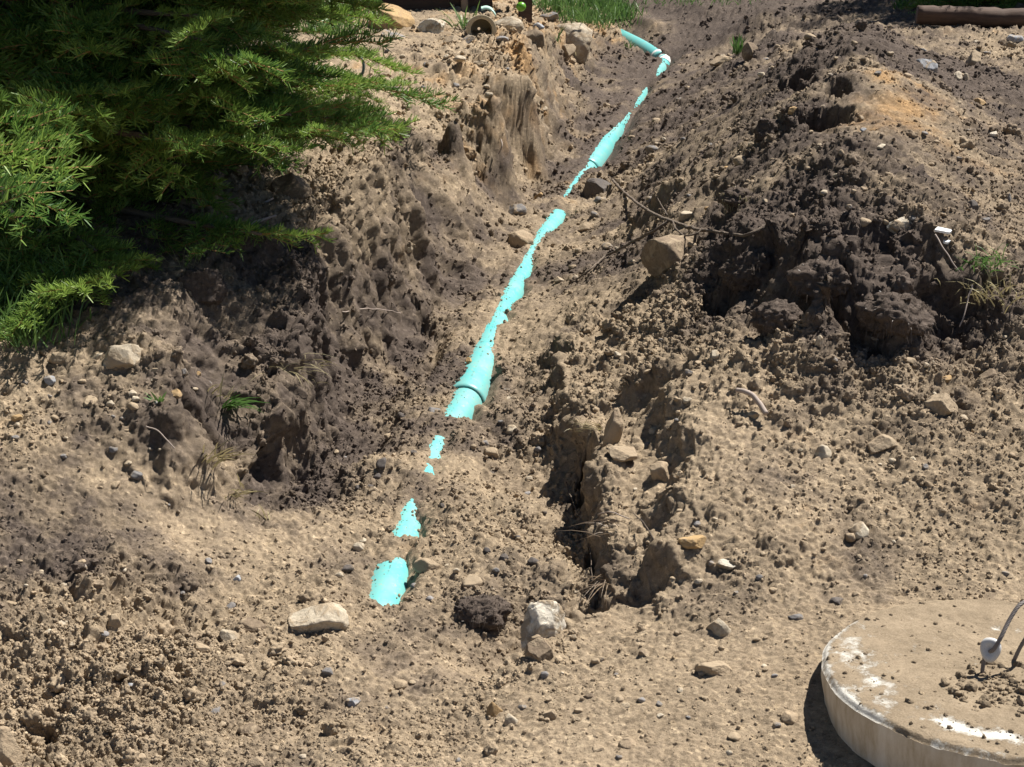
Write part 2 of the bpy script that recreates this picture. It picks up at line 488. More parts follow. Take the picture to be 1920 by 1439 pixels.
# the pipe line and where the backfill leaves it bare
PR = 0.0545
def pipe_pts(line):
    a = np.array(line, float)
    return survey(a[:, 0], a[:, 1], a[:, 2] if a.shape[1] > 2 else -PR)
MAIN = spline(pipe_pts([(690, 1215, -.08), (728, 1100, -.075), (765, 985, -.075), (812, 858, -.075), (868, 765, -.072), (902, 690, -.072), (934, 605, -.075), (966, 540, -.075), (1012, 460, -.075), (1048, 405, -.075),
                        (1084, 345, -.075), (1124, 290, -.075), (1160, 236, -.075), (1200, 180, -.075), (1226, 145, -.075), (1247, 118, -.075)]), 200)
BRANCH = spline(pipe_pts([(1247, 118, -.075), (1205, 92, -.05), (1150, 64, -.035)]), 30)
BARE = [
 [(707, 1060), (735, 1056), (757, 1044), (775, 1065), (772, 1090), (757, 1110), (750, 1130), (725, 1135), (718, 1140), (692, 1128), (695, 1105), (697, 1085)],
 [(774, 938), (781, 955), (774, 968), (788, 976), (793, 1012), (737, 1013), (742, 990), (751, 978), (755, 960), (766, 945)],
 [(803, 872), (814, 876), (815, 887), (797, 889)],
 [(818, 820), (832, 822), (830, 838), (822, 848), (828, 860), (806, 862), (806, 845), (812, 830)],
 [(832, 790), (853, 740), (862, 722), (878, 706), (883, 698), (882, 689), (890, 672), (899, 645), (907, 628), (930, 588), (950, 541), (977, 498), (988, 478), (997, 463), (1010, 437), (1030, 407), (1040, 395),
  (1062, 393), (1065, 413), (1047, 423), (1023, 437), (1013, 450), (1005, 463), (997, 480), (1000, 508), (981, 523), (992, 537), (990, 548), (962, 563), (954, 580), (942, 586), (957, 593), (951, 603), (930, 613),
  (928, 627), (923, 647), (917, 655), (917, 664), (924, 673), (927, 692), (931, 709), (930, 725), (917, 762), (897, 752), (901, 767), (901, 790), (883, 782), (867, 779), (849, 786)],
 [(1056, 374), (1070, 350), (1090, 323), (1097, 317), (1133, 263), (1147, 249), (1173, 219), (1190, 199), (1197, 183), (1213, 161), (1220, 167), (1216, 180), (1205, 187), (1206, 197), (1194, 207), (1188, 227),
  (1178, 251), (1160, 258), (1160, 277), (1150, 297), (1128, 316), (1096, 321), (1083, 340), (1067, 364)],
 [(1221, 149), (1232, 143), (1234, 150), (1224, 153)],
 [(1233, 130), (1231, 142), (1247, 137), (1256, 119), (1243, 116)],
 [(1164, 66), (1172, 90), (1232, 110), (1262, 122), (1262, 112), (1220, 90), (1176, 66)],
]
BARE = [survey(np.array(b)[:, 0], np.array(b)[:, 1], np.full(len(b), -.026))[:, :2] for b in BARE]
def poly_sd(P, Q):
    """signed distance from points P (n,2) to polygon Q: negative inside"""
    d = np.full(len(P), 9.0); inside = np.zeros(len(P), bool)
    for a, b in zip(Q, np.roll(Q, -1, axis=0)):
        ab = b - a
        t = np.clip(((P - a) @ ab) / (ab @ ab + 1e-12), 0, 1)
        d = np.minimum(d, np.hypot(*(P - a - t[:, None] * ab).T))
        c = (a[1] > P[:, 1]) != (b[1] > P[:, 1])
        with np.errstate(divide='ignore', invalid='ignore'):
            xi = a[0] + (P[:, 1] - a[1]) * ab[0] / (ab[1] if ab[1] else 1e-12)
        inside ^= c & (P[:, 0] < xi)
    return np.where(inside, -d, d)
def pipe_dist(P, line):
    """offset from the pipe's axis in plan and the axis height there"""
    best = np.full(len(P), 9.0); z = np.zeros(len(P))
    for a, b in zip(line[:-1:2], line[2::2]):
        ab = b[:2] - a[:2]
        t = np.clip(((P - a[:2]) @ ab) / (ab @ ab), 0, 1)
        d = np.hypot(*(P - a[:2] - t[:, None] * ab).T)
        m = d < best
        best = np.where(m, d, best); z = np.where(m, a[2] + t * (b[2] - a[2]), z)
    return best, z

# the lid
LID_R, LID_T = 0.352, 0.064
LID_C = survey(1915, 1262, 0.085 + LID_T)

# ---- grid of the ground: rows away from the camera, columns spread by the length of each row's own profile
NR, NC = 1230, 900
inv = np.linspace(1 / 2.15, 1 / 14.5, NR)
rows = 1 / inv
fan = 0.37
FX = np.linspace(-1, 1, 1300)
XX = np.zeros((NR, NC)); 
for j, yy in enumerate(rows):
    xs = FX * (fan * yy * 1.04 + 0.15)
    z = grid_at(MH, xs, np.full_like(xs, yy))
    L = np.r_[0, np.cumsum(np.hypot(np.diff(xs), 1.25 * np.diff(z)))]
    XX[j] = np.interp(np.linspace(0, L[-1], NC), L, xs)
half = (fan * rows * 1.04 + 0.15)[:, None]
S_ = .65 * XX / half + .35 * np.linspace(-1, 1, NC)[None]
for _pass in range(2):                       # keep neighbouring rows' columns in line
    pad = np.pad(S_, ((30, 30), (0, 0)), mode='edge'); cs_ = np.cumsum(np.vstack([np.zeros((1, NC)), pad]), 0)
    S_ = (cs_[61:] - cs_[:-61]) / 61
XX = S_ * half
YY = np.repeat(rows[:, None], NC, 1)
# rows and columns that carry the sheet on beyond the picture
ext = np.array([0.25, 0.8, 1.8, 4, 9, 22, 55])
XX = np.hstack([XX[:, :1] - ext[::-1][None], XX, XX[:, -1:] + ext[None]])
YY = np.hstack([np.repeat(YY[:, :1], 7, 1), YY, np.repeat(YY[:, :1], 7, 1)])
near = np.array([1.7, 1.2, 0.5, -1, -5, -15, -40])[::-1]
far = np.array([14.8, 15.6, 17, 20, 28, 45, 80])
XX = np.vstack([np.repeat(XX[:1], 7, 0), XX, np.repeat(XX[-1:], 7, 0)])
YY = np.vstack([np.repeat(near[:, None], XX.shape[1], 1), YY, np.repeat(far[:, None], XX.shape[1], 1)])
nr, nc = XX.shape
DH = grid_at(MH, XX, YY)
ZZ = zplane(YY) + DH
P = np.stack([XX, YY, ZZ], -1)
def grid_normals(P):
    a = np.gradient(P, axis=1); b = np.gradient(P, axis=0)
    n = np.cross(a, b); n /= np.linalg.norm(n, axis=-1, keepdims=True) + 1e-12
    return n
NRM = grid_normals(P)
A = grid_at(MA, XX, YY).reshape(-1, 3)
Pf = P.reshape(-1, 3); Nf = NRM.reshape(-1, 3)
core = (Pf[:, 1] > 1.0) & (Pf[:, 1] < 15) & (np.abs(Pf[:, 0]) < 7)
steep = np.clip(1 - Nf[:, 2], 0, 1)
rough = np.clip(A[:, 2], .08, 1.1) * (1 - .42 * smooth(.15, .5, steep))
# colours: how dark (humus) and how ochre the soil is
q = fbm(Pf * 5.0, 5, 3, .6)
q2 = fbm(Pf * 9.0 + 40, 4, 9, .6)
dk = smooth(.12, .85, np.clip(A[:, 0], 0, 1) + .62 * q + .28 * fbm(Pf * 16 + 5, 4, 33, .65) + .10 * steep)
oc = smooth(.3, .9, np.clip(A[:, 1], 0, 1) + .6 * q2)
# relief, along the normal
un = fbm(Pf * 3.2, 3, 21) * .022 * (.35 + .65 * np.clip(rough * 1.5, 0, 1))
groove = fbm(Pf * np.array([9, 9, 1.6]), 4, 31, .6) * .075 * smooth(.12, .45, steep) * (1 - .8 * smooth(5.0, 6.8, Pf[:, 1]))
rag = fbm(Pf * 14, 5, 41, .66)
rag2 = np.abs(fbm(Pf * 38 + 3, 4, 43, .66))
lump = rag * .030 + (.5 - rag2 * 1.6) * .010
patch = smooth(-.25, .35, fbm(Pf * 2.6, 3, 77) + .9 * (rough - .55))
d1, k1 = domes(Pf, .085, .16, 5)
d2, k2 = domes(Pf + .37, .036, .40, 6)
d3, k3 = domes(Pf + .71, .018, .70, 8)
d4, k4 = domes(Pf + .13, .0098, .85, 12)
fine = fbm(Pf * 110, 3, 51, .65)
dsp = un + groove + rough * lump + rough * (d1 * .6 * patch + d2 * .9 * (.3 + .7 * patch)) + (.08 + .92 * rough) * (d3 * 1.15 * (.4 + .6 * patch)) + (.2 + .8 * rough) * d4 * 1.2 + fine * .0030
dsp = dsp + smooth(5.5, 7.5, Pf[:, 1]) * rough * (np.abs(fbm(Pf * 11 + 7, 4, 95, .7)) * -.06 + .02 + d2 * .7)
tq = fbm(Pf * 5.5 + 2, 4, 91, .6) * 3.2; tf = tq - np.floor(tq)
ledge = (np.floor(tq) + smooth(.38, .62, tf)) / 3.2
dsp = dsp + ledge * .045 * np.clip(rough, 0, .9) * (1 - .5 * smooth(5, 8, Pf[:, 1]))
dsp = dsp - .018 * rough
dsp = np.where(core, dsp, un)
flat = 1 - smooth(.9, 1.15, np.hypot(Pf[:, 0] - LID_C[0], Pf[:, 1] - LID_C[1]) / LID_R)
dsp *= 1 - .75 * flat
NP = Pf + Nf * dsp[:, None]
# the lips of the cut faces lean out over their feet
dh_now = NP[:, 2] - zplane(NP[:, 1])
for foot, rise, side, lean, sbk in CUTS:
    lo = foot[:, :2].min(0) - .5; hi = foot[:, :2].max(0) + .5
    m = np.where(((NP[:, :2] > lo) & (NP[:, :2] < hi)).all(1))[0]
    best = np.full(len(m), 9.0); u = np.zeros(len(m)); hh = np.zeros(len(m)); rs = np.ones(len(m)); nx = np.zeros((len(m), 2)); ends = np.zeros(len(m)); sb_ = np.zeros(len(m))
    for k in range(len(foot) - 1):
        a_ = foot[k, :2]; ab = foot[k + 1, :2] - a_; L2 = ab @ ab
        t = ((Pf[m, :2] - a_) @ ab) / L2; tc = np.clip(t, 0, 1)
        r_ = Pf[m, :2] - a_ - tc[:, None] * ab; d = np.hypot(*r_.T)
        nn = np.array([-ab[1], ab[0]]) / math.sqrt(L2) * side
        g_ = d < best
        best = np.where(g_, d, best); u = np.where(g_, r_ @ nn, u); nx[g_] = nn
        hh = np.where(g_, foot[k, 2], hh); rs = np.where(g_, rise[k] * (1 - tc) + rise[k + 1] * tc, rs); sb_ = np.where(g_, sbk[k], sb_)
        ends = np.where(g_, np.where((k == 0) & (t < 0) | (k == len(foot) - 2) & (t > 1), d, 0), ends)
    rel = (dh_now[m] - hh) / np.maximum(rs, .03)
    amt = lean * smooth(.35, .95, rel) * smooth(.30, .04, u - sb_) * (u > -.03) * smooth(.12, .0, ends) * np.clip(.75 + .9 * fbm(Pf[m] * 7, 3, 131), .1, 1.5) * np.minimum(1, rs / .15)
    NP[m, 0] -= nx[:, 0] * amt; NP[m, 1] -= nx[:, 1] * amt
# cavities in the mound and the banks: (px, py, height, radius, depth)
for (px, py, dh, r, dep) in [(1487, 165, .58, .055, .12), (1512, 180, .58, .05, .1), (1553, 205, .66, .07, .16), (1572, 170, .68, .04, .08), (1628, 112, .72, .035, .05), (1345, 525, .34, .06, .10), (1098, 895, .0, .04, .16), (1106, 940, -.02, .035, .16), (1110, 985, -.02, .032, .15), (1122, 1060, -.01, .022, .09), (1131, 1130, -.01, .018, .06), (1046, 760, .02, .018, .07), (1790, 580, .40, .06, .07),
                              (1780, 108, .52, .04, .06), (905, 268, .28, .07, .07), (75, 1390, .05, .03, .05), (800, 575, .03, .05, .06), (720, 640, .03, .05, .05), (560, 850, .03, .05, .05)]:
    c = survey(px, py, dh)
    near_ = np.where(np.abs(NP - c).max(1) < .5)[0]
    d = np.full(len(NP), 9.0)
    d[near_] = np.linalg.norm((NP[near_] - c) * np.array([1, .8, .6]), axis=1) / r * (1 + .7 * fbm(NP[near_] * 22, 4, 71, .65))
    e_ = np.exp(-d ** 4)
    NP[:, 2] -= dep * e_
    NP[:, 1] += .5 * dep * e_
# backfill round the pipe
near_pipe = np.where(core & (Pf[:, 0] > -.8) & (Pf[:, 0] < 1.6) & (Pf[:, 1] > 2.4) & (Pf[:, 1] < 12))[0]
pd, pz = pipe_dist(NP[near_pipe, :2], MAIN)
pd2, pz2 = pipe_dist(NP[near_pipe, :2], BRANCH)
alt = pd2 < pd
pd = np.where(alt, pd2, pd); pz = np.where(alt, pz2, pz)
sel = pd < .22
near_pipe = near_pipe[sel]; pd = pd[sel]; pz = pz[sel]
Q = NP[near_pipe]
sd = np.full(len(Q), 9.0)
for b in BARE:
    lo = b.min(0) - .3; hi = b.max(0) + .3
    m = ((Q[:, :2] > lo) & (Q[:, :2] < hi)).all(1)
    if m.any(): sd[m] = np.minimum(sd[m], poly_sd(Q[m, :2], b))
sd = sd + .012 * fbm(Q * 60, 4, 61, .75) - .002
sd_all = np.full(len(NP), 9.0); sd_all[near_pipe] = sd
bumpy = rough[near_pipe] * (lump[near_pipe] * .7 + d2[near_pipe] * .5 + d3[near_pipe]) + d4[near_pipe] + fine[near_pipe] * .003
surf = pz + np.sqrt(np.maximum((PR * .7) ** 2, PR ** 2 - pd ** 2))
bare = surf + np.clip(sd * .9, -.03, .008)
over = np.maximum(Q[:, 2], surf + .004 + bumpy * smooth(0, .03, sd) + .2 * np.clip(sd, 0, .05) * (pd < PR * 1.3))
over = np.minimum(over, surf + .007 + bumpy * smooth(0, .02, sd) + .5 * np.clip(sd, 0, 1))
k = smooth(.0, .010, sd)
kk = smooth(PR + .045, PR + .12, pd) * smooth(-.01, .0, sd)
zz = bare * (1 - k) + over * k
NP[near_pipe, 2] = zz * (1 - kk) + Q[:, 2] * kk
# level seat for the lid
rr = np.hypot(NP[:, 0] - LID_C[0], NP[:, 1] - LID_C[1])
under = smooth(LID_R + .02, LID_R - .03, rr)
NP[:, 2] = NP[:, 2] * (1 - under) + np.minimum(NP[:, 2], LID_C[2] - LID_T + .01) * under
tone = 1 + .16 * (k2 - .5) * (d2 > 0) + .30 * (k3 - .5) * (d3 > 0) + .25 * (k4 - .5) * (d4 > 0) + .14 * q2
colr = TAN[None] * (1 - oc[:, None]) + OCH[None] * oc[:, None]
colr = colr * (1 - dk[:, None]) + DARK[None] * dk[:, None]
pale = smooth(.1, .5, fbm(Pf * 1.7 + 9, 4, 88)) * (1 - dk)
colr = colr * (1 + .16 * pale[:, None])
colr = colr * tone[:, None]
idx = np.arange(nr * nc).reshape(nr, nc)
F = np.stack([idx[:-1, :-1], idx[:-1, 1:], idx[1:, 1:], idx[1:, :-1]], -1).reshape(-1, 4)
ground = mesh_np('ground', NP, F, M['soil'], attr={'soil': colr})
tag(ground, 'sloping excavated dirt with a backfilled pipe trench, cut banks and spoil mound', None, None, 'structure')
GN = grid_normals(NP.reshape(nr, nc, 3)).reshape(-1, 3)

# where a direction in the photo meets the ground
sxv, syv, sdep = project(NP)
vis = np.where((sdep > .5) & (sxv > -300) & (sxv < 2220) & (syv > -200) & (syv < 1600))[0]
vx, vy, vd = sxv[vis], syv[vis], sdep[vis]
order = np.argsort(vx); vis = vis[order]; vx = vx[order]; vy = vy[order]; vd = vd[order]
def hit(px, py, tol=5.0):
    a, b = np.searchsorted(vx, [px - tol, px + tol])
    m = np.abs(vy[a:b] - py) < tol
    while not m.any():
        tol *= 1.7
        a, b = np.searchsorted(vx, [px - tol, px + tol])
        m = np.abs(vy[a:b] - py) < tol
    ii = np.arange(a, b)[m]
    n = ii[vd[ii] < vd[ii].min() + .12]
    n = n[np.argmin((vx[n] - px) ** 2 + (vy[n] - py) ** 2)]
    g = vis[n]
    return NP[g].copy(), GN[g].copy(), vd[n], colr[g].copy()

# ------------------------------------------------------------------ things: more helpers
def at(px, py, depth):
    """point at a distance along the camera's axis"""
    xr = (px - 960) / FPX * depth; yr = (719.5 - py) / FPX * depth
    return EYE + np.array([xr, depth * CP + yr * SP, -depth * SP + yr * CP])

import bmesh
_ico = {}
def ico(sub):
    if sub not in _ico:
        bm = bmesh.new()
        bmesh.ops.create_icosphere(bm, subdivisions=sub, radius=1)
        bm.verts.ensure_lookup_table()
        _ico[sub] = (np.array([v.co[:] for v in bm.verts]), np.array([[v.index for v in f.verts] for f in bm.faces]))
        bm.free()
    return _ico[sub]

def stone_shape(sub, seed, cuts=7, amp=.16, rough_amp=.03, sharp=.35):
    r = np.random.default_rng(seed)
    V, F = ico(sub)
    V = V.copy()
    for _ in range(cuts):
        n = r.normal(size=3); n /= np.linalg.norm(n)
        d = r.uniform(.55, .92)
        e = V @ n - d
        V -= np.maximum(e, 0)[:, None] * n
    V *= (1 + amp * fbm(V * 1.6 + seed * 3.1, 3, seed))[:, None]
    V *= (1 + rough_amp * fbm(V * 6 + seed, 4, seed + 5, .65))[:, None]
    V /= np.abs(V).max(0)
    return V, F

def rotz(a):
    c, s = math.cos(a), math.sin(a)
    return np.array([[c, -s, 0], [s, c, 0], [0, 0, 1]])
def rotx(a):
    c, s = math.cos(a), math.sin(a)
    return np.array([[1, 0, 0], [0, c, -s], [0, s, c]])
def roty(a):
    c, s = math.cos(a), math.sin(a)
    return np.array([[c, 0, s], [0, 1, 0], [-s, 0, c]])

class Soup:
    """collects triangles or quads of many small pieces into one mesh"""
    def __init__(s): s.V = []; s.F = []; s.C = []; s.n = 0
    def add(s, V, F, c=None):
        s.V.append(V); s.F.append(F + s.n); s.n += len(V)
        if c is not None: s.C.append(np.broadcast_to(c, (len(V), 3)))
    def build(s, name, mat, parent=None, smooth_shade=True):
        V = np.vstack(s.V); F = np.vstack(s.F)
        return mesh_np(name, V, F, mat, parent, smooth_shade, attr={'soil': np.vstack(s.C)} if s.C else None)

# ------------------------------------------------------------------ sewer pipe
def pipe_material():
    m, nt, bs = new_mat('green_pvc')
    tc = N(nt, 'ShaderNodeNewGeometry')
    n = noise_node(nt, 75, 9, .8, tc.outputs['Position'])
    n2 = noise_node(nt, 9, 5, .7, tc.outputs['Position'])
    d = ramp(nt, n.outputs[0], [(.575, (0, 0, 0)), (.635, (1, 1, 1))])
    d2 = ramp(nt, n2.outputs[0], [(.34, (.0, .0, .0)), (.70, (.45, .45, .45))])
    fac = N(nt, 'ShaderNodeMath', operation='ADD', use_clamp=True)
    mul = N(nt, 'ShaderNodeMath', operation='MULTIPLY')
    nt.links.new(d.outputs[0], mul.inputs[0]); mul.inputs[1].default_value = 1.5
    nt.links.new(mul.outputs[0], fac.inputs[0]); nt.links.new(d2.outputs[0], fac.inputs[1])
    sc2 = N(nt, 'ShaderNodeMath', operation='MULTIPLY'); sc2.inputs[1].default_value = .85
    nt.links.new(fac.outputs[0], sc2.inputs[0])
    c = mix(nt, sc2.outputs[0], (.095, .46, .455), (.34, .34, .26))
    nt.links.new(c, bs.inputs['Base Color'])
    r = N(nt, 'ShaderNodeMapRange'); r.inputs[3].default_value = .34; r.inputs[4].default_value = .7
    nt.links.new(fac.outputs[0], r.inputs[0]); nt.links.new(r.outputs[0], bs.inputs['Roughness'])
    return m
M['pvc'] = pipe_material()
m, nt, bs = new_mat('highlight_pvc'); bs.inputs['Base Color'].default_value = (.78, .80, .76, 1); bs.inputs['Roughness'].default_value = .4; M['highlightpvc'] = m
sewer = empty('sewer_pipe', MAIN[60])
tag(sewer, 'green plastic sewer pipe running up the trench, partly covered by dirt', 'pipe')
def pipe_piece(name, line, radius, seg=28, thick=.004):
    line = np.array(line)
    n = len(line)
    P2 = np.vstack([line, line[::-1]])
    T = np.gradient(line, axis=0); T /= np.linalg.norm(T, axis=1, keepdims=True)
    V, F = [], []
    rad = np.broadcast_to(np.asarray(radius, float), (n,))
    for shell, (rr_, order_) in enumerate(((rad, range(n)), (rad - thick, reversed(range(n))))):
        for i in order_:
            A_ = np.cross(T[i], [0, 0, 1]); A_ /= np.linalg.norm(A_); B_ = np.cross(A_, T[i])
            for s in range(seg):
                a = 2 * math.pi * s / seg
                V.append(line[i] + rr_[i] * (math.cos(a) * A_ + math.sin(a) * B_))
    k2_ = 2 * n
    for i in range(k2_):
        j = (i + 1) % k2_
        for s in range(seg):
            s2 = (s + 1) % seg
            F.append((i * seg + s, i * seg + s2, j * seg + s2, j * seg + s))
    o = mesh_np(name, np.array(V) - np.array(sewer.location), np.array(F), M['pvc'], sewer)
    return o
def main_at(py):
    sx, sy, _ = project(MAIN)
    return int(np.argmin(np.abs(sy - py)))
ia, ib, ic, id_ = main_at(762), main_at(668), main_at(318), main_at(250)
pipe_piece('pipe_length', MAIN[:ia + 3], PR)
pipe_piece('pipe_length', MAIN[ib - 3:ic + 2], PR)
pipe_piece('pipe_length', MAIN[id_ - 2:], PR)
def flare(i0, i1, r1):
    L = MAIN[i0:i1 + 1]; n = len(L); t = np.linspace(0, 1, n)
    return L, PR + (r1 - PR) * smooth(1.0, .72, t) + .0015
L_, r_ = flare(ia, ib, PR + .0045); pipe_piece('bell_socket', L_, r_)
L_, r_ = flare(ic - 1, id_, PR + .003); pipe_piece('bell_socket', L_, r_)
pipe_piece('branch_length', BRANCH[2:], PR)
el = pipe_piece('elbow_fitting', spline([MAIN[-5] , MAIN[-1] + np.array([.01, .02, .0]), BRANCH[5]], 14), PR + .0035)
el.data.materials.clear(); el.data.materials.append(M['highlightpvc'])  # white colour stands in for the sun highlight on the elbow
# faint print line along the bare pipe: worn dashes
m, nt, bs = new_mat('worn_ink'); bs.inputs['Base Color'].default_value = (.16, .36, .34, 1); bs.inputs['Roughness'].default_value = .6; M['ink'] = m
ink = Soup()
for i0, i1, rr0 in ((main_at(1120), main_at(1060), PR), (ia - 8, ia - 1, PR), (ia + 2, ib - 2, PR + .0062), (ib, main_at(500), PR)):
    for t in np.arange(i0, i1, .28):
        if rng.random() < .6: continue
        i = min(int(t), len(MAIN) - 2); c = MAIN[i] + (MAIN[i + 1] - MAIN[i]) * (t - i)
        T = MAIN[i + 1] - MAIN[i]; T = T / np.linalg.norm(T)
        A_ = np.cross(T, [0, 0, 1]); A_ /= np.linalg.norm(A_); B_ = np.cross(A_, T)
        a0 = math.radians(82); da = rng.uniform(.01, .05); w_ = rng.uniform(.0008, .002)
        f = lambda a, s: c + (rr0 + .0012) * (math.cos(a) * A_ + math.sin(a) * B_) + T * s - np.array(sewer.location)
        ink.add(np.array([f(a0 - da, -w_), f(a0 + da, -w_), f(a0 + da, w_), f(a0 - da, w_)]), np.array([[0, 1, 2, 3]]))
io = ink.build('printed_line', M['ink'], sewer); tag(io, kind='stuff')

# crumbs that lie on the bare pipe, most of them along the edges of the backfill
pc = Soup(); pcs = [stone_shape(2, 960 + k, 3, .34, .16) for k in range(6)]
ci = rng.integers(1, len(MAIN) - 2, 26000); ct = rng.random(26000)[:, None]
cc_ = MAIN[ci] * (1 - ct) + MAIN[ci + 1] * ct; cT = MAIN[ci + 1] - MAIN[ci]; cT /= np.linalg.norm(cT, axis=1, keepdims=True)
cA = np.cross(cT, [0, 0, 1.0]); cA /= np.linalg.norm(cA, axis=1, keepdims=True); cB = np.cross(cA, cT)
ca = np.radians(rng.uniform(35, 145, 26000))[:, None]; cn = np.cos(ca) * cA + np.sin(ca) * cB
cq = cc_ + PR * cn
cs = np.min([poly_sd(cq[:, :2], bb) for bb in BARE], axis=0)
okc = np.where((cs < .002) & (rng.random(26000) < np.exp(np.minimum(cs, 0) / .004) + .012))[0][:750]
for nput, q_ in enumerate(okc):
    i = ci[q_]
    big = min(.0009 * (1 + rng.pareto(1.9)), .0045)
    extra = .004 if ia <= i <= ib or ic <= i <= id_ else 0
    V, F = pcs[nput % 6]; R = rotz(rng.random() * 6.28) @ rotx(rng.random() * 6.28)
    pc.add((V * big * rng.uniform(.7, 1.2, 3)) @ R.T + cc_[q_] + (PR + extra + big * .2) * cn[q_], F, TAN * rng.uniform(.9, 1.3))
tag(pc.build('pipe_crumbs', M['soil']), 'crumbs of dirt scattered over the bare green pipe', 'dirt', None, 'stuff')

# ------------------------------------------------------------------ concrete lid
def lid_material():
    m, nt, bs = new_mat('dirty_concrete')
    tc = N(nt, 'ShaderNodeTexCoord')
    geo = N(nt, 'ShaderNodeNewGeometry')
    at_ = N(nt, 'ShaderNodeAttribute', attribute_name='soil')
    n = noise_node(nt, 34, 10, .8, tc.outputs['Object'])
    n2 = noise_node(nt, 260, 4, .7, tc.outputs['Object'])
    sep = N(nt, 'ShaderNodeSeparateColor'); nt.links.new(at_.outputs['Color'], sep.inputs[0])
    a = N(nt, 'ShaderNodeMath', operation='ADD'); nt.links.new(sep.outputs[0], a.inputs[0])
    mm = N(nt, 'ShaderNodeMath', operation='MULTIPLY_ADD'); nt.links.new(n.outputs[0], mm.inputs[0]); mm.inputs[1].default_value = 2.6; mm.inputs[2].default_value = -1.3
    nt.links.new(mm.outputs[0], a.inputs[1])
    cov = ramp(nt, a.outputs[0], [(.26, (0, 0, 0)), (.66, (1, 1, 1))])
    con = ramp(nt, n2.outputs[0], [(.3, (.46, .43, .37)), (.7, (.68, .65, .58))])
    n4 = noise_node(nt, 12, 8, .75, tc.outputs['Object'])
    dirt0 = ramp(nt, n2.outputs[0], [(.3, (.24, .185, .12)), (.7, (.38, .30, .205))])
    dsh = ramp(nt, n4.outputs[0], [(.3, (.55, .54, .53)), (.7, (.98, .98, .99))])
    class _o: pass
    dirt = _o(); dirt.outputs = [mix(nt, 1.0, dirt0.outputs[0], dsh.outputs[0], 'MULTIPLY')]
    c = mix(nt, cov.outputs[0], con.outputs[0], dirt.outputs[0])
    nt.links.new(c, bs.inputs['Base Color']); bs.inputs['Roughness'].default_value = .92; bs.inputs['Specular IOR Level'].default_value = .15
    ad = N(nt, 'ShaderNodeMath', operation='ADD'); nt.links.new(n2.outputs[0], ad.inputs[0]); nt.links.new(cov.outputs[0], ad.inputs[1])
    bump(nt, bs, ad.outputs[0], .6, .003)
    return m
M['lid'] = lid_material()
def lid_side_material():
    m, nt, bs = new_mat('stained_concrete')
    tc = N(nt, 'ShaderNodeTexCoord')
    mp = N(nt, 'ShaderNodeMapping'); mp.inputs['Scale'].default_value = (1, 1, .25)
    nt.links.new(tc.outputs['Object'], mp.inputs[0])
    n = noise_node(nt, 30, 8, .7, mp.outputs[0]); n2 = noise_node(nt, 200, 4, .7, tc.outputs['Object'])
    r = ramp(nt, n.outputs[0], [(.3, (.36, .28, .18)), (.5, (.54, .47, .36)), (.72, (.68, .63, .54))])
    nt.links.new(r.outputs[0], bs.inputs['Base Color']); bs.inputs['Roughness'].default_value = .9
    bump(nt, bs, n2.outputs[0], .4, .002)
    return m
M['lidside'] = lid_side_material()
lid = empty('tank_lid', LID_C - np.array([0, 0, LID_T]))
tag(lid, 'round white concrete tank lid caked with dirt at the lower right corner', 'lid')
na, nrad = 300, 64
rad = np.r_[np.linspace(0, .93, nrad - 12), np.linspace(.94, 1.0, 12)]
V = []; K = []
for a in range(na):
    th = 2 * math.pi * a / na
    V.append(np.stack([rad * math.cos(th), rad * math.sin(th), np.zeros(nrad)], 1))
V = np.vstack(V)
chip = .006 * fbm(np.c_[V[:, :2] * 9, np.zeros(len(V))], 4, 14)
rr_ = np.hypot(V[:, 0], V[:, 1]); ang = np.arctan2(V[:, 1], V[:, 0])
n1 = fbm(np.c_[V[:, :2] * 4, np.zeros(len(V))], 5, 15, .6)
n0 = fbm(np.c_[V[:, :2] * 9, np.zeros(len(V))], 4, 16, .6)
# dirt lies everywhere but along the rim on the near and left side and in an inner arc
ring = np.exp(-((rr_ - .80 - .06 * n1) / .055) ** 2) * (smooth(-2.6, -2.2, ang) * smooth(-.6, -1.1, ang))
ring += np.exp(-((rr_ - .99) / .03) ** 2) * (smooth(-2.3, -2.8, ang) + smooth(2.0, 2.6, ang) + .6 * (np.abs(ang + 1.8) < .5))
ring += np.exp(-((rr_ - .80) / .12) ** 2) * np.exp(-((np.abs(ang) - 2.85) / .45) ** 2) * .75
ring += np.exp(-((rr_ - .55) / .05) ** 2) * smooth(1.9, 1.4, ang) * smooth(.3, .9, ang)
ring *= np.clip(.75 + 1.5 * fbm(np.c_[V[:, :2] * 6 + 7, np.zeros(len(V))], 5, 23, .65), .1, 1.3)
dirtc = np.clip(.95 - .85 * ring + .3 * n1 + .15 * n0, 0, 1)
Z = -.010 * smooth(.965, 1.0, rr_) ** 2 - .012 * np.maximum(0, n0 - .25) * smooth(.9, 1, rr_) + .006 * dirtc * (.6 + .6 * n1) + .004 * dirtc * np.maximum(0, fbm(np.c_[V[:, :2] * 18, np.zeros(len(V))], 4, 24, .65)) + .0025 * fbm(np.c_[V[:, :2] * 40, np.zeros(len(V))], 3, 17) * dirtc
V = np.c_[V[:, :2] * (LID_R * (1 + chip * smooth(.9, 1, rr_))[:, None]), Z + LID_T]
ii = np.arange(na * nrad).reshape(na, nrad); jj = np.roll(ii, -1, 0)
F = np.stack([ii[:, :-1], ii[:, 1:], jj[:, 1:], jj[:, :-1]], -1).reshape(-1, 4)
mesh_np('top_face', V, F, M['lid'], lid, attr={'soil': np.repeat(dirtc[:, None], 3, 1)})
edge = V.reshape(na, nrad, 3)[:, -1]
prof = [(0, 0), (.0, -.012), (-.003, -.035), (-.006, -.06), (-.010, -LID_T - .03)]
SV = []
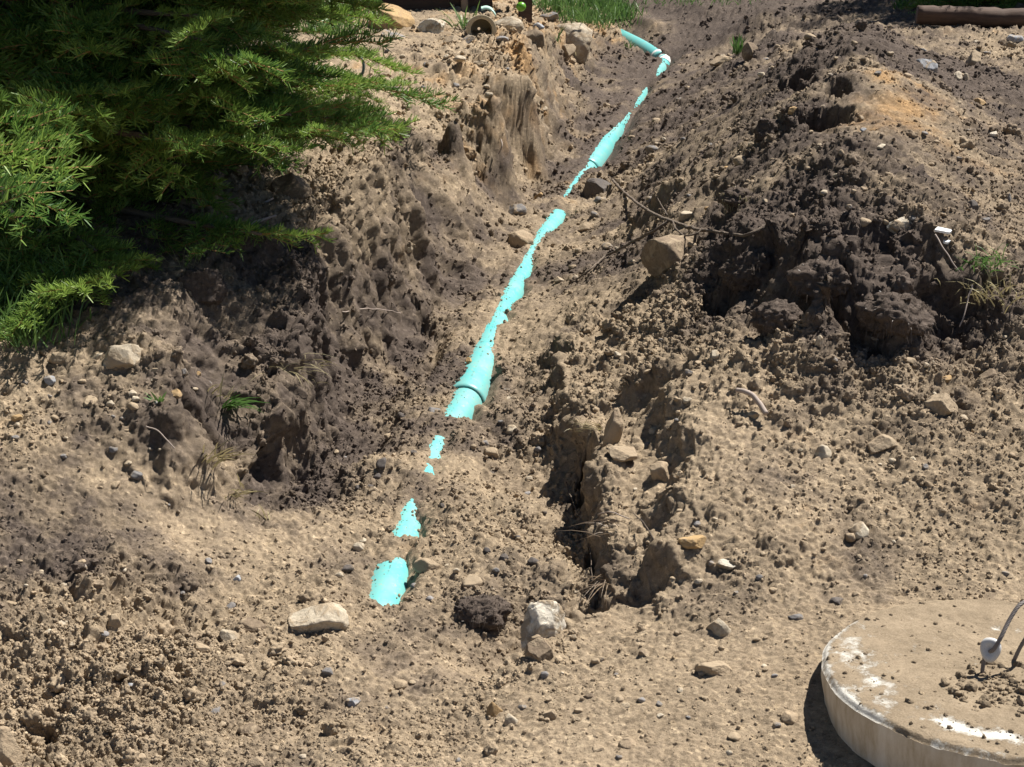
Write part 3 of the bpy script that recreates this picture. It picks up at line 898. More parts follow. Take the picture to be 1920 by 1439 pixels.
for dr, dz in prof:
    s = edge.copy(); q_ = np.hypot(s[:, 0], s[:, 1]); s[:, :2] *= ((q_ + dr) / q_)[:, None]; s[:, 2] = edge[:, 2] + dz if dz > -.05 else LID_T + dz
    if dz < -.005 and dz > -.07: s[:, :2] *= (1 + .004 * fbm(np.c_[s[:, :2] * 20, s[:, 2:] * 20], 3, 19))[:, None]
    SV.append(s)
ii = np.arange(na * len(prof)).reshape(len(prof), na); jj = np.roll(ii, -1, 1)
F = np.stack([ii[:-1], ii[1:], jj[1:], jj[:-1]], -1).reshape(-1, 4)
mesh_np('side_band', np.vstack(SV), F, M['lidside'], lid)
# lifting loop of twisted wire rope
m, nt, bs = new_mat('wire_rope'); bs.inputs['Base Color'].default_value = (.20, .175, .16, 1); bs.inputs['Metallic'].default_value = .2; bs.inputs['Roughness'].default_value = .55; M['wire'] = m
m, nt, bs = new_mat('white_plastic'); M['plastic'] = m
_n = noise_node(nt, 60, 5, .7); _r = ramp(nt, _n.outputs[0], [(.35, (.66, .68, .70)), (.62, (.42, .39, .34))]); nt.links.new(_r.outputs[0], bs.inputs['Base Color']); bs.inputs['Roughness'].default_value = .5
foot = np.array([(1838 - 1915) / 1075, -.012, LID_T])
loop = spline([foot + np.array(p) for p in [(0, .008, -.02), (.001, .008, .02), (.005, .006, .040), (.012, -.008, .054), (.024, -.006, .076), (.042, .010, .102), (.062, .024, .124), (.080, .033, .126), (.094, .04, .104), (.094, .048, .068), (.080, .056, .028), (.066, .062, -.02)]], 150)
T = np.gradient(loop, axis=0); T /= np.linalg.norm(T, axis=1, keepdims=True)
Lc = np.r_[0, np.cumsum(np.linalg.norm(np.diff(loop, axis=0), axis=1))]
cab = empty('lifting_cable', (0, 0, 0)); cab.parent = lid
ref = np.array([.4, -.9, .2])
for s in range(6):
    pth = []
    for i in range(len(loop)):
        A_ = ref - T[i] * (ref @ T[i]); A_ /= np.linalg.norm(A_); B_ = np.cross(T[i], A_)
        a = 2 * math.pi * (s / 6 + Lc[i] / .045)
        pth.append(loop[i] + .0024 * (math.cos(a) * A_ + math.sin(a) * B_))
    tube_obj('strand', pth, .00145, M['wire'], cab, 5)
fc = foot + np.array([.009, .000, .050]); nrm_ = np.array([-.45, -.85, .30]); nrm_ /= np.linalg.norm(nrm_)
U_ = np.cross([0, 0, 1], nrm_); U_ /= np.linalg.norm(U_); W_ = np.cross(nrm_, U_)
prof = [(.0, .001), (.004, .002), (.010, .005), (.016, .0055), (.0195, .003), (.0205, -.001), (.018, -.004), (.0, -.004)]
V = []; 
for r0, h0 in prof:
    for s in range(24):
        a = 2 * math.pi * s / 24
        e = 1 + .06 * math.sin(3 * a)
        V.append(fc + .9 * r0 * e * (math.cos(a) * U_ + 1.22 * math.sin(a) * W_) + nrm_ * h0)
ii = np.arange(len(prof) * 24).reshape(-1, 24); jj = np.roll(ii, -1, 1)
mesh_np('plastic_disc', np.array(V), np.stack([ii[:-1], ii[1:], jj[1:], jj[:-1]], -1).reshape(-1, 4), M['plastic'], lid)
# crumbs of dirt on the lid
def clod_shape(sub, seed):
    V, F = ico(sub); V = V.copy()
    r = np.random.default_rng(seed)
    S_ = r.uniform(.75, 1.2, 3)
    dm, _k = domes(V + seed * 7.7, .62, .9, seed)
    dm2, _k = domes(V + seed * 3.3, .30, .9, seed + 1)
    V = V * (.72 + .9 * dm + .55 * dm2 + .22 * fbm(V * 2 + seed, 4, seed + 2, .65) + .10 * fbm(V * 9 + seed, 3, seed + 3, .6))[:, None] * S_
    return V / np.abs(V).max(), F
crumbs = Soup()
cv = [clod_shape(3, 900 + k) for k in range(6)]
for k in range(3000):
    if k < 1300:
        a, b = rng.normal(0, .085), rng.normal(0, .05); x, y = .05 + 1.2 * a, -.08 + 1.2 * b
        big = min(.0025 * (1 + rng.pareto(2.0)), .014)
    else:
        q_ = LID_R * .97 * math.sqrt(rng.random()); th = rng.random() * 6.283; x, y = q_ * math.cos(th), q_ * math.sin(th); big = min(.0011 * (1 + rng.pareto(1.8)), .007)
    if math.hypot(x, y) > LID_R * .97: continue
    V, F = cv[k % 6]
    R = rotz(rng.random() * 6.28) @ rotx(rng.random() * 6.28)
    hgt = .012 * math.exp(-((x - .04) / .08) ** 2 - ((y + .075) / .045) ** 2) * rng.random() if k < 1300 else 0
    crumbs.add((V * big * rng.uniform(.7, 1.2, 3)) @ R.T + np.array([LID_C[0] + x, LID_C[1] + y, LID_C[2] + big * .2 + .001 + hgt]), F, TAN * rng.uniform(.75, 1.05))
tag(crumbs.build('dirt_crumbs', M['soil']), 'loose dirt crumbs heaped on the concrete lid round the cable', 'dirt', None, 'stuff')

# ------------------------------------------------------------------ stones
STONES = [
 # px, py, w, h, look, turn, seed, squash of depth, label
 (737, 22, 92, 78, 'ochre', .3, 1, .8, 'largest ochre boulder standing behind the smooth pale boulder by the timber wall'),
 (712, 38, 64, 36, 'pale', .1, 2, .8, 'smooth pale rounded boulder in front of the ochre boulder'),
 (667, 52, 30, 24, 'tan', .6, 3, .9, 'small tan stone next to the spruce tips at the start of the boulder row'),
 (740, 62, 60, 20, 'grey', -.5, 4, .9, 'flat grey stone sunk in the dirt before the pale boulder'),
 (812, 42, 66, 46, 'white', .0, 5, .9, 'white mottled round boulder in front of the dark timber wall'),
 (848, 66, 38, 22, 'tan', .4, 6, .9, 'low tan stone at the foot of the white mottled boulder'),
 (952, 36, 64, 40, 'pale', -.3, 7, .8, 'pale stone with dirt crust just right of the clay pot'),
 (1005, 60, 52, 40, 'brownstone', -.6, 8, .8, 'brown dirt crusted stone between the pot and the largest pale boulder'),
 (1072, 56, 100, 82, 'pale', -.5, 9, .9, 'largest pale boulder with a flat tilted top beside the grass'),
 (1030, 22, 40, 18, 'grey', .1, 10, .8, 'flat grey stone in the grass behind the largest pale boulder'),
 (1012, 42, 22, 16, 'blue', .2, 11, .9, 'small bluish stone wedged behind the brown crusted stone'),
 (940, 69, 28, 13, 'grey', .1, 12, .9, 'dark grey flat pebble in front of the clay pot'),
 (876, 72, 28, 13, 'grey', .5, 13, .9, 'charcoal grey pebble left of the clay pot mouth'),
 (1062, 88, 44, 34, 'tan', .9, 14, .9, 'tan stone hanging on the bank edge under the largest pale boulder'),
 (903, 115, 30, 16, 'pale', .3, 15, .9, 'pale pebble alone on the bare bank top'),
 (1354, 107, 50, 24, 'tan', .15, 16, .8, 'elongated tan stone lying on the dark slope past the pipe elbow'),
 (1410, 86, 34, 40, 'brownstone', .2, 17, .8, 'brown upright stone beside the green grass tuft'),
 (1742, 113, 48, 32, 'blue', -.75, 18, .9, 'flat light grey slab leaning on the mound below its peak'),
 (1827, 104, 40, 42, 'tan', .2, 19, .9, 'round tan boulder at the foot of the mound near the log'),
 (1795, 139, 24, 20, 'pale', .6, 20, .9, 'pale stone below the round tan boulder'),
 (1811, 142, 14, 24, 'pale', .2, 21, .9, 'narrow pale stone next to the round tan boulder'),
 (1906, 70, 36, 24, 'blue', .1, 22, .9, 'square light grey block near the fallen log'),
 (1881, 76, 22, 20, 'brownstone', .4, 23, .9, 'brown lump beside the square grey block'),
 (1836, 187, 28, 20, 'ochre', .3, 24, .9, 'ochre stone on the right flank of the mound'),
 (1865, 249, 20, 14, 'white', .4, 25, .9, 'small white stone alone on the flank of the mound'),
 (1890, 365, 16, 22, 'grey', .1, 26, .9, 'upright grey pebble at the right edge beside the mound'),
 (1820, 380, 32, 28, 'dark', .1, 27, .9, 'dark grey lump above the white chalky rock'),
 (1690, 413, 64, 50, 'white', .2, 28, .8, 'bright white chalky rock on the dark topsoil'),
 (1546, 358, 17, 11, 'pale', .2, 29, .9, 'small pale pebble on top of the dark topsoil heap'),
 (1664, 366, 9, 15, 'ochre', .7, 30, .9, 'tiny yellow stone above the white chalky rock'),
 (1490, 203, 26, 18, 'ochre', .2, 31, .9, 'yellowish stone below the dark hollows of the mound'),
 (1394, 298, 36, 22, 'tan', -.5, 32, .9, 'tan stone bedded in the slope facing the trench'),
 (1364, 314, 16, 12, 'ochre', .2, 33, .9, 'small ochre pebble under the bedded tan stone'),
 (1617, 241, 14, 10, 'blue', .2, 34, .9, 'light grey pebble on the dark shoulder of the mound'),
 (975, 432, 56, 68, 'tan', .4, 35, .9, 'tall rounded tan cobble standing left of the pipe'),
 (966, 386, 44, 30, 'grey', .1, 36, .9, 'rounded grey cobble just beyond the tall tan cobble'),
 (1012, 364, 22, 20, 'ochre', .3, 37, .9, 'small yellow stone near the gap in the bare pipe'),
 (1120, 343, 58, 48, 'dark', .2, 38, .9, 'black round stone shading the trench beside the pipe'),  # dark look carries its shaded face in the colour
 (1262, 452, 118, 84, 'brownstone', .25, 39, .8, 'big brown flat faced boulder under the roots'),
 (1288, 401, 38, 18, 'pale', .1, 40, .9, 'pale flat stone on top of the big brown boulder'),
 (1100, 420, 40, 26, 'tan', .3, 41, .9, 'tan stone on the trench floor in front of the black stone'),
 (1118, 400, 22, 14, 'grey', -.6, 42, .9, 'grey slate chip in front of the black stone'),
 (1331, 388, 20, 17, 'ochre', .2, 43, .9, 'ochre stone left of the straw topped clod'),
 (1050, 522, 22, 18, 'pale', .2, 44, .9, 'pale round pebble right of the pipe in the middle of the trench'),
 (1078, 519, 18, 16, 'white', .5, 45, .9, 'whitish pebble beside the pale round pebble'),
 (957, 744, 28, 12, 'pale', -.1, 47, .7, 'pale flat stone just right of the pipe joint'),
 (951, 729, 12, 12, 'grey', .1, 48, .9, 'small grey pebble touching the pipe joint'),
 (813, 766, 26, 15, 'grey', .3, 49, .9, 'flat grey stone left of the pipe joint'),
 (922, 846, 34, 22, 'tan', .4, 50, .9, 'tan stone casting a shadow below the pipe joint'),
 (700, 916, 22, 22, 'pale', .6, 51, .7, 'triangular pale stone on the left of the trench floor'),
 (775, 847, 16, 14, 'dark', .1, 52, .9, 'dark pebble left of the buried part of the pipe'),
 (920, 915, 14, 13, 'grey', .1, 53, .9, 'round grey pebble right of the buried part of the pipe'),
 (672, 1023, 26, 28, 'pale', .1, 54, .8, 'upright pale stone left of the pipe patches'),
 (800, 1053, 54, 30, 'tan', -.2, 55, .8, 'flat tan stone propped against the last bare patch of pipe'),
 (945, 1041, 18, 19, 'dark', .1, 56, .9, 'dark round pebble in the near end of the trench'),
 (884, 1086, 46, 24, 'tan', .2, 57, .9, 'low tan stone above the dark root clod'),
 (1018, 1150, 96, 116, 'white', .35, 58, .7, 'largest pale upright rock at the near end of the trench'),
 (1014, 1208, 60, 44, 'brownstone', .2, 59, .9, 'brown crumbly lump at the foot of the largest upright rock'),
 (1082, 1105, 22, 16, 'pale', .3, 60, .9, 'small pale stone at the right shoulder of the upright rock'),
 (592, 1150, 122, 66, 'pale', .2, 61, .8, 'crusty pale rock half buried left of the pipe end'),
 (472, 1168, 60, 32, 'brownstone', -.1, 62, .8, 'smooth elongated brown stone left of the crusty pale rock'),
 (428, 1182, 40, 38, 'pale', .4, 63, .8, 'pale crusted stone beside the smooth elongated brown stone'),
 (375, 1211, 38, 27, 'tan', .1, 64, .9, 'clean buff pebble in the loose dirt of the foreground'),
 (215, 1156, 32, 28, 'tan', .8, 65, .7, 'tilted tan flake in the crumbly heap'),
 (115, 1163, 50, 22, 'pale', .2, 66, .8, 'long pale stone in the crumbly heap'),
 (245, 1286, 24, 15, 'blue', .5, 67, .9, 'greenish grey chip in front of the crumbly heap'),
 (445, 1081, 17, 14, 'blue', .5, 68, .9, 'small blue grey pebble on the smooth dirt slope'),
 (660, 1311, 31, 25, 'blue', .1, 69, .9, 'bluish white pebble in the foreground'),
 (926, 1322, 38, 42, 'ochre', .3, 70, .8, 'orange stained stone in the foreground cluster'),
 (956, 1346, 34, 34, 'pale', .1, 71, .8, 'pale pointed stone next to the orange stained stone'),
 (1034, 1336, 32, 28, 'tan', .2, 72, .9, 'dusty tan stone at the right of the foreground cluster'),
 (978, 1324, 17, 16, 'grey', .1, 73, .9, 'grey pebble topping the foreground cluster'),
 (1178, 1391, 36, 25, 'tan', .1, 74, .9, 'smooth oval pebble on the packed dirt at the bottom'),
 (1122, 1400, 30, 18, 'tan', .4, 75, .9, 'dusty half sunk stone left of the smooth oval pebble'),
 (1210, 1223, 26, 16, 'brownstone', -.5, 76, .9, 'brown chip on the packed path before the upright rock'),
 (1106, 1304, 26, 16, 'brownstone', .1, 77, .9, 'brown pebble in the middle of the packed path'),
 (1350, 1169, 52, 38, 'pale', .2, 78, .9, 'pale rounded rock at the back of the packed path'),
 (1338, 1249, 76, 34, 'tan', -.08, 79, .6, 'flat oblong tan slab lying on the packed path'),
 (1492, 1156, 30, 13, 'grey', .1, 80, .9, 'thin grey flake between the path and the lid'),
 (1572, 1126, 32, 15, 'dark', .1, 81, .9, 'dark flake behind the concrete lid'),
 (1484, 1342, 38, 24, 'tan', .1, 82, .9, 'squarish tan stone at the edge of the lid shadow'),
 (1365, 1056, 48, 22, 'white', .2, 83, .8, 'whitish stone in the dark patch of the right bank'),
 (480, 1425, 40, 40, 'tan', .5, 84, .7, 'pointed tan stone at the bottom edge'),
 (5, 1385, 80, 120, 'tan', .2, 85, .8, 'big tan rock cut off by the bottom left corner'),
 (468, 1366, 50, 28, 'brownstone', .1, 86, .9, 'lumpy brown stone in the left foreground'),
 (1170, 842, 66, 36, 'tan', .3, 88, .9, 'rounded tan stone behind the tall narrow stone'),
 (1241, 876, 48, 44, 'tan', .7, 89, .9, 'blocky tan stone right of the dark crevice'),
 (1228, 806, 21, 18, 'pale', .1, 90, .9, 'small bright stone right of the tall narrow stone'),
 (1768, 748, 70, 50, 'tan', -.6, 91, .8, 'large dusty rock in the crumbly right bank'),
 (1856, 696, 42, 32, 'brownstone', .3, 92, .8, 'angular brown stone below the dark topsoil'),
 (1774, 706, 24, 18, 'ochre', .2, 93, .9, 'small yellowish stone left of the angular brown stone'),
 (1704, 673, 32, 14, 'tan', -.25, 94, .8, 'long tan stone just under the dark topsoil'),
 (1750, 681, 26, 22, 'pale', -.7, 95, .8, 'pale stone between the long tan stone and the angular one'),
 (1535, 634, 18, 36, 'pale', .2, 96, .6, 'upright flat pale stone at the toe of the dark topsoil'),
 (1640, 633, 24, 11, 'blue', .1, 97, .9, 'thin bluish flake under the dark topsoil'),
 (1340, 661, 30, 28, 'pale', .5, 98, .8, 'cream stone in the crumbly bank right of the trench'),
 (1545, 841, 34, 40, 'pale', .1, 99, .8, 'upright cream stone in the crumbly right bank'),
 (1650, 826, 66, 42, 'tan', .1, 100, .8, 'broad dusty stone above the ochre patch'),
 (1610, 986, 44, 36, 'pale', .2, 101, .8, 'dusty pale stone behind the dark hollow of the right bank'),
 (1412, 775, 26, 16, 'pale', .2, 102, .9, 'pale pebble below the curved brown stick'),
 (228, 655, 84, 62, 'pale', .2, 103, .8, 'large pale angular rock on the left bank below the spruce'),
 (182, 661, 36, 22, 'pale', .5, 104, .8, 'wedge of pale rock leaning on the large angular rock'),
 (108, 666, 48, 26, 'tan', .2, 105, .8, 'dusty tan stone left of the large angular rock'),
 (91, 709, 24, 19, 'blue', .3, 106, .9, 'blue grey stone beside the spruce branch shadow'),
 (345, 694, 17, 15, 'grey', .1, 107, .9, 'grey pebble right of the large angular rock'),
 (290, 694, 16, 15, 'pale', .1, 108, .9, 'pale dusty pebble right of the large angular rock'),
 (370, 700, 15, 13, 'ochre', .1, 109, .9, 'yellowish pebble near the edge of the left bank'),
 (330, 734, 24, 20, 'ochre', -.5, 110, .9, 'buff slab above the green sprig on the left bank'),
 (245, 734, 22, 15, 'pale', .1, 111, .9, 'pale pebble left of the green sprig'),
 (165, 747, 36, 22, 'tan', .2, 112, .9, 'tan lump on the left slope'),
 (32, 780, 22, 18, 'ochre', .1, 113, .9, 'reddish stone at the left edge of the slope'),
 (762, 456, 22, 30, 'pale', .1, 114, .8, 'pale stone stuck in the left trench wall'),
 (545, 338, 80, 64, 'brownstone', .3, 115, .8, 'brown boulder in shade on the lip of the left bank'),
 (1300, 1012, 56, 26, 'ochre', -.2, 116, .8, 'rust coloured stone low on the right bank'),
 (1185, 1018, 24, 26, 'brownstone', .2, 117, .8, 'brown nub on the right wall beside the roots'),
]
def put_stone(px, py, wpx, hpx, look, turn, seed, sq, label=None, group=None, name='stone', sink=.46, shape=None, sub=None):
    p, n, dep, _ = hit(px, py + hpx * .38)
    s = FPX / dep
    wx = wpx / s / 2; wz = hpx / s / 2 * 1.05
    if shape is None:
        sub = sub or (5 if wpx > 55 else 4)
        V, F = stone_shape(sub, seed * 13 + 1, 13, .10, .05 if look != 'white' else .09)
    else: V, F = shape
    V = V * np.array([wx, wx * sq, wz])
    tilt = roty(random.uniform(-.15, .15)) if abs(turn) < .45 else roty(-turn * .9)
    V = V @ tilt.T @ rotz(turn * .6).T
    o = mesh_np(name, V, F, M[look])
    o.location = p + np.array([0, wx * sq * .35, wz * (1 - 2 * sink)])
    if label: tag(o, label, 'stone' if wpx < 60 else 'rock', group)
    return o
for st in STONES:
    big = st[2] > 58
    put_stone(*st, group='rocks and stones lying about the trench', name='boulder' if big else 'stone')
# dark patch on the largest boulder and white limewash streak omitted: plain stones only
ip = main_at(716)
V, F = stone_shape(4, 4601, 6)
o = mesh_np('stone', V * .0105, F, M['ochre']); o.location = MAIN[ip] + np.array([-.020, 0, PR + .009])
tag(o, 'small orange stone sitting on the pipe joint', 'stone', 'rocks and stones lying about the trench')
# the stub that stands on the right bank
put_stone(1148, 795, 40, 96, 'tan', .12, 87, .7, 'tall narrow stone standing on the right bank by the crevice', 'rocks and stones lying about the trench', sink=.3, shape=stone_shape(4, 991, 16, .14, .07))

# small pebbles: alike, so each kind and place shares a label
pv = [stone_shape(3, 500 + k, 10, .14, .06) for k in range(8)]
pm = {}
for k, (V, F) in enumerate(pv):
    for look in ('tan', 'grey', 'pale', 'dark', 'blue'):
        me_o = mesh_np('pebble', V, F, M[look]); pm[(k, look)] = me_o.data
        bpy.data.objects.remove(me_o)
LOOKW = {'tan': 'tan', 'grey': 'grey', 'pale': 'pale', 'dark': 'dark', 'blue': 'bluish grey'}
REG = [((980, 1180, 1500, 1435), 46, 'on the packed dirt path at the bottom', ('tan', 'tan', 'tan', 'pale', 'grey')),
       ((20, 1050, 900, 1430), 60, 'in the crumbly left foreground', ('tan', 'pale', 'tan', 'grey', 'tan')),
       ((620, 780, 1040, 1130), 34, 'on the near trench floor', ('tan', 'grey', 'pale', 'dark')),
       ((1150, 620, 1900, 1120), 70, 'in the crumbly right bank', ('tan', 'pale', 'tan', 'grey', 'tan')),
       ((1300, 60, 1900, 420), 60, 'on the spoil mound', ('tan', 'pale', 'grey', 'tan')),
       ((20, 700, 400, 960), 34, 'on the left dirt slope', ('grey', 'pale', 'tan', 'tan')),
       ((640, 90, 1000, 180), 18, 'on the bare bank top by the boulders', ('tan', 'pale', 'grey')),
       ((1010, 150, 1300, 520), 24, 'in the upper trench', ('tan', 'grey', 'pale'))]
MARKS = [(s_[0], s_[1], s_[8]) for s_ in STONES if len(s_[8].split()) <= 9] + [(1850, 1250, 'round concrete tank lid'), (1150, 800, 'tall narrow standing stone'), (880, 740, 'pipe joint nearest the front'), (1410, 750, 'curved brown stick'), (905, 1140, 'dark fibrous root clod')]
used_labels = set()
for (x0, y0, x1, y1), n_, where, looks in REG:
    made = tries = 0
    while made < n_ and tries < n_ * 6:
        tries += 1
        px, py = rng.uniform(x0, x1), rng.uniform(y0, y1)
        p, n, dep, _c = hit(px, py)
        if np.min(pipe_dist(p[None, :2], MAIN)[0]) < .07 or math.hypot(p[0] - LID_C[0], p[1] - LID_C[1]) < LID_R + .03: continue
        look = looks[int(rng.integers(len(looks)))]
        mk = min(MARKS, key=lambda q_: (q_[0] - px) ** 2 + (q_[1] - py) ** 2); dx, dy = px - mk[0], py - mk[1]
        if math.hypot(dx, dy) > 190: continue
        r_px = rng.uniform(5, 9) * (1 + .7 * (rng.random() < .15))
        word = 'left of' if dx < -abs(dy) else 'right of' if dx > abs(dy) else 'in front of' if dy > 0 else 'behind'
        size_ = 'tiny' if r_px < 6.2 else 'small' if r_px < 8.5 else 'rounded'
        lab = f'{size_} {LOOKW[look]} pebble {word} the {mk[2]}'
        if lab in used_labels or len(lab.split()) > 16: continue
        used_labels.add(lab); made += 1
        r0 = r_px / (FPX / dep)
        o = bpy.data.objects.new('pebble', pm[(int(rng.integers(8)), look)])
        col.objects.link(o)
        o.scale = Vector((r0, r0 * rng.uniform(.7, 1), r0 * rng.uniform(.5, .8)))
        o.rotation_euler = (rng.uniform(-.3, .3), rng.uniform(-.3, .3), rng.uniform(0, 6.28))
        o.location = p + n * r0 * .15
        tag(o, lab, 'pebble', f'pebbles {where}')

# ------------------------------------------------------------------ loose clods and crumbs of soil
cand = vis[(vx > -60) & (vx < 1980) & (vy > -20) & (vy < 1500)]
rw = np.clip(rough[cand], .05, 1.2) ** 1.4 * (.3 + .7 * patch[cand]) + .055
rw *= np.exp(-1.2 * np.clip(steep[cand] - .35, 0, 1)) * (.25 + .75 * smooth(-.25, .3, fbm(NP[cand] * 4.5 + 31, 3, 123)))
rw *= sd_all[cand] > .006
rw *= np.hypot(NP[cand, 0] - LID_C[0], NP[cand, 1] - LID_C[1]) > LID_R + .012
rw /= rw.sum()
NBIG, NSM = 1900, 78000
pick = rng.choice(cand, NBIG + NSM, p=rw)
isb = np.arange(NBIG + NSM) < NBIG
sz = np.where(isb, np.clip(3.6 * rng.pareto(1.9, NBIG + NSM) + 4.0, 4., 24), np.clip(1.7 * rng.pareto(2.1, NBIG + NSM) + 1.4, 1.4, 5.2)) * sdep[pick] / FPX
sz = np.minimum(sz, .032)
PP = NP[pick] + GN[pick] * (sz * rng.uniform(-.4, .35, len(sz)))[:, None]
NVAR = 8
Vs, Fs, ids, off = [PP], [], [np.full(len(PP), -1)], len(PP)
for k in range(NVAR):
    V, F = clod_shape(4 if k < 3 else 3, 700 + k)
    Vs.append(V + np.array([0, 0, -50.0])); Fs.append(F + off); off += len(V); ids.append(np.full(len(V), k))
me = bpy.data.meshes.new('soil_clods')
Vall = np.vstack(Vs).astype(np.float32); Fall = np.vstack(Fs).astype(np.int32)
me.vertices.add(len(Vall)); me.vertices.foreach_set('co', Vall.ravel())
me.loops.add(Fall.size); me.loops.foreach_set('vertex_index', Fall.ravel())
me.polygons.add(len(Fall)); me.polygons.foreach_set('loop_start', np.arange(0, Fall.size, 3, dtype=np.int32)); me.polygons.foreach_set('loop_total', np.full(len(Fall), 3, np.int32))
me.update(calc_edges=True)
nv = len(Vall); npt = len(PP)
def put_attr(nm, typ, field, arr, pad):
    a = me.attributes.new(nm, typ, 'POINT')
    full = np.concatenate([np.asarray(arr), np.full((nv - npt,) + np.asarray(arr).shape[1:], pad)]).astype(np.int32 if typ == 'INT' else np.float32)
    a.data.foreach_set(field, full.ravel())
a = me.attributes.new('var', 'INT', 'POINT'); a.data.foreach_set('value', np.concatenate(ids).astype(np.int32))
put_attr('pick', 'INT', 'value', np.where(isb, rng.integers(0, 3, npt), rng.integers(3, NVAR, npt)), 0)
put_attr('spin', 'FLOAT_VECTOR', 'vector', rng.uniform(0, 6.28, (npt, 3)), 0)
put_attr('size', 'FLOAT_VECTOR', 'vector', sz[:, None] * rng.uniform(.7, 1.2, (npt, 3)), 0)
cc = np.ones((npt, 4)); cc[:, :3] = colr[pick] * rng.uniform(.95, 1.16, (npt, 1))
put_attr('soil', 'FLOAT_COLOR', 'color', cc, 1)
ng = bpy.data.node_groups.new('scatter_clods', 'GeometryNodeTree')
ng.interface.new_socket('Geometry', in_out='INPUT', socket_type='NodeSocketGeometry')
ng.interface.new_socket('Geometry', in_out='OUTPUT', socket_type='NodeSocketGeometry')
gi = ng.nodes.new('NodeGroupInput'); go = ng.nodes.new('NodeGroupOutput')
def named(nm, typ):
    n = ng.nodes.new('GeometryNodeInputNamedAttribute'); n.data_type = typ; n.inputs['Name'].default_value = nm; return n.outputs['Attribute']
va = named('var', 'INT')
def sep_eq(val):
    c = ng.nodes.new('FunctionNodeCompare'); c.data_type = 'INT'; c.operation = 'EQUAL'
    ng.links.new(va, c.inputs[2]); c.inputs[3].default_value = val
    s = ng.nodes.new('GeometryNodeSeparateGeometry'); s.domain = 'POINT'
    ng.links.new(gi.outputs[0], s.inputs[0]); ng.links.new(c.outputs[0], s.inputs[1])
    return s.outputs[0]
g2i = ng.nodes.new('GeometryNodeGeometryToInstance')
for k in reversed(range(NVAR)):
    tr = ng.nodes.new('GeometryNodeTransform'); tr.inputs['Translation'].default_value = (0, 0, 50)
    ng.links.new(sep_eq(k), tr.inputs[0])
    ng.links.new(tr.outputs[0], g2i.inputs[0])
iop = ng.nodes.new('GeometryNodeInstanceOnPoints')
ng.links.new(sep_eq(-1), iop.inputs['Points']); ng.links.new(g2i.outputs[0], iop.inputs['Instance'])
iop.inputs['Pick Instance'].default_value = True
ng.links.new(named('pick', 'INT'), iop.inputs['Instance Index'])
e2r = ng.nodes.new('FunctionNodeEulerToRotation'); ng.links.new(named('spin', 'FLOAT_VECTOR'), e2r.inputs[0]); ng.links.new(e2r.outputs[0], iop.inputs['Rotation'])
ng.links.new(named('size', 'FLOAT_VECTOR'), iop.inputs['Scale'])
sm = ng.nodes.new('GeometryNodeSetMaterial'); sm.inputs['Material'].default_value = M['soilclod']
ng.links.new(iop.outputs[0], sm.inputs[0]); ng.links.new(sm.outputs[0], go.inputs[0])
me.materials.append(M['soilclod'])
clod_o = bpy.data.objects.new('soil_clods', me); col.objects.link(clod_o)
md = clod_o.modifiers.new('scatter', 'NODES'); md.node_group = ng
tag(clod_o, 'loose clods and crumbs of soil strewn over the dug ground', 'soil', None, 'stuff')

# ------------------------------------------------------------------ spruce
def leaf_mat(name, c1, c2, trans=.35):
    m, nt, bs = new_mat(name)
    geo = N(nt, 'ShaderNodeNewGeometry'); oi = N(nt, 'ShaderNodeObjectInfo')
    a = N(nt, 'ShaderNodeMath', operation='ADD'); nt.links.new(geo.outputs['Random Per Island'], a.inputs[0]); nt.links.new(oi.outputs['Random'], a.inputs[1])
    h = N(nt, 'ShaderNodeMath', operation='MULTIPLY'); nt.links.new(a.outputs[0], h.inputs[0]); h.inputs[1].default_value = .5
    r = ramp(nt, h.outputs[0], [(.1, c1), (.9, c2)])
    nt.links.new(r.outputs[0], bs.inputs['Base Color']); bs.inputs['Roughness'].default_value = .45; bs.inputs['Specular IOR Level'].default_value = .35
    tr = N(nt, 'ShaderNodeBsdfTranslucent'); nt.links.new(r.outputs[0], tr.inputs[0])
    mx = N(nt, 'ShaderNodeMixShader'); mx.inputs[0].default_value = trans
    nt.links.new(bs.outputs[0], mx.inputs[1]); nt.links.new(tr.outputs[0], mx.inputs[2])
    nt.links.new(mx.outputs[0], nt.nodes['Material Output'].inputs[0])
    return m
M['needle'] = leaf_mat('needles', (.06, .15, .03), (.30, .42, .085), .36)
M['grass'] = leaf_mat('grass_blades', (.07, .15, .035), (.13, .22, .06), .35)
M['straw'] = leaf_mat('dry_grass', (.34, .29, .15), (.42, .36, .20), .2)
M['root'] = leaf_mat('fine_roots', (.16, .11, .07), (.26, .19, .12), .05)
M['darkroot'] = leaf_mat('dark_roots', (.07, .052, .04), (.11, .085, .065), .05)
m, nt, bs = new_mat('bark'); _n = noise_node(nt, 40, 8, .7); _r = ramp(nt, _n.outputs[0], [(.3, (.09, .065, .045)), (.7, (.20, .155, .115))]); nt.links.new(_r.outputs[0], bs.inputs['Base Color']); bs.inputs['Roughness'].default_value = .9; bump(nt, bs, _n.outputs[0], .7, .01); M['bark'] = m
m, nt, bs = new_mat('grey_twig'); _n = noise_node(nt, 60, 6, .7); _r = ramp(nt, _n.outputs[0], [(.3, (.26, .20, .16)), (.7, (.42, .35, .30))]); nt.links.new(_r.outputs[0], bs.inputs['Base Color']); bs.inputs['Roughness'].default_value = .85; M['twig'] = m
m, nt, bs = new_mat('young_twig'); bs.inputs['Base Color'].default_value = (.30, .16, .06, 1); bs.inputs['Roughness'].default_value = .8; M['youngtwig'] = m

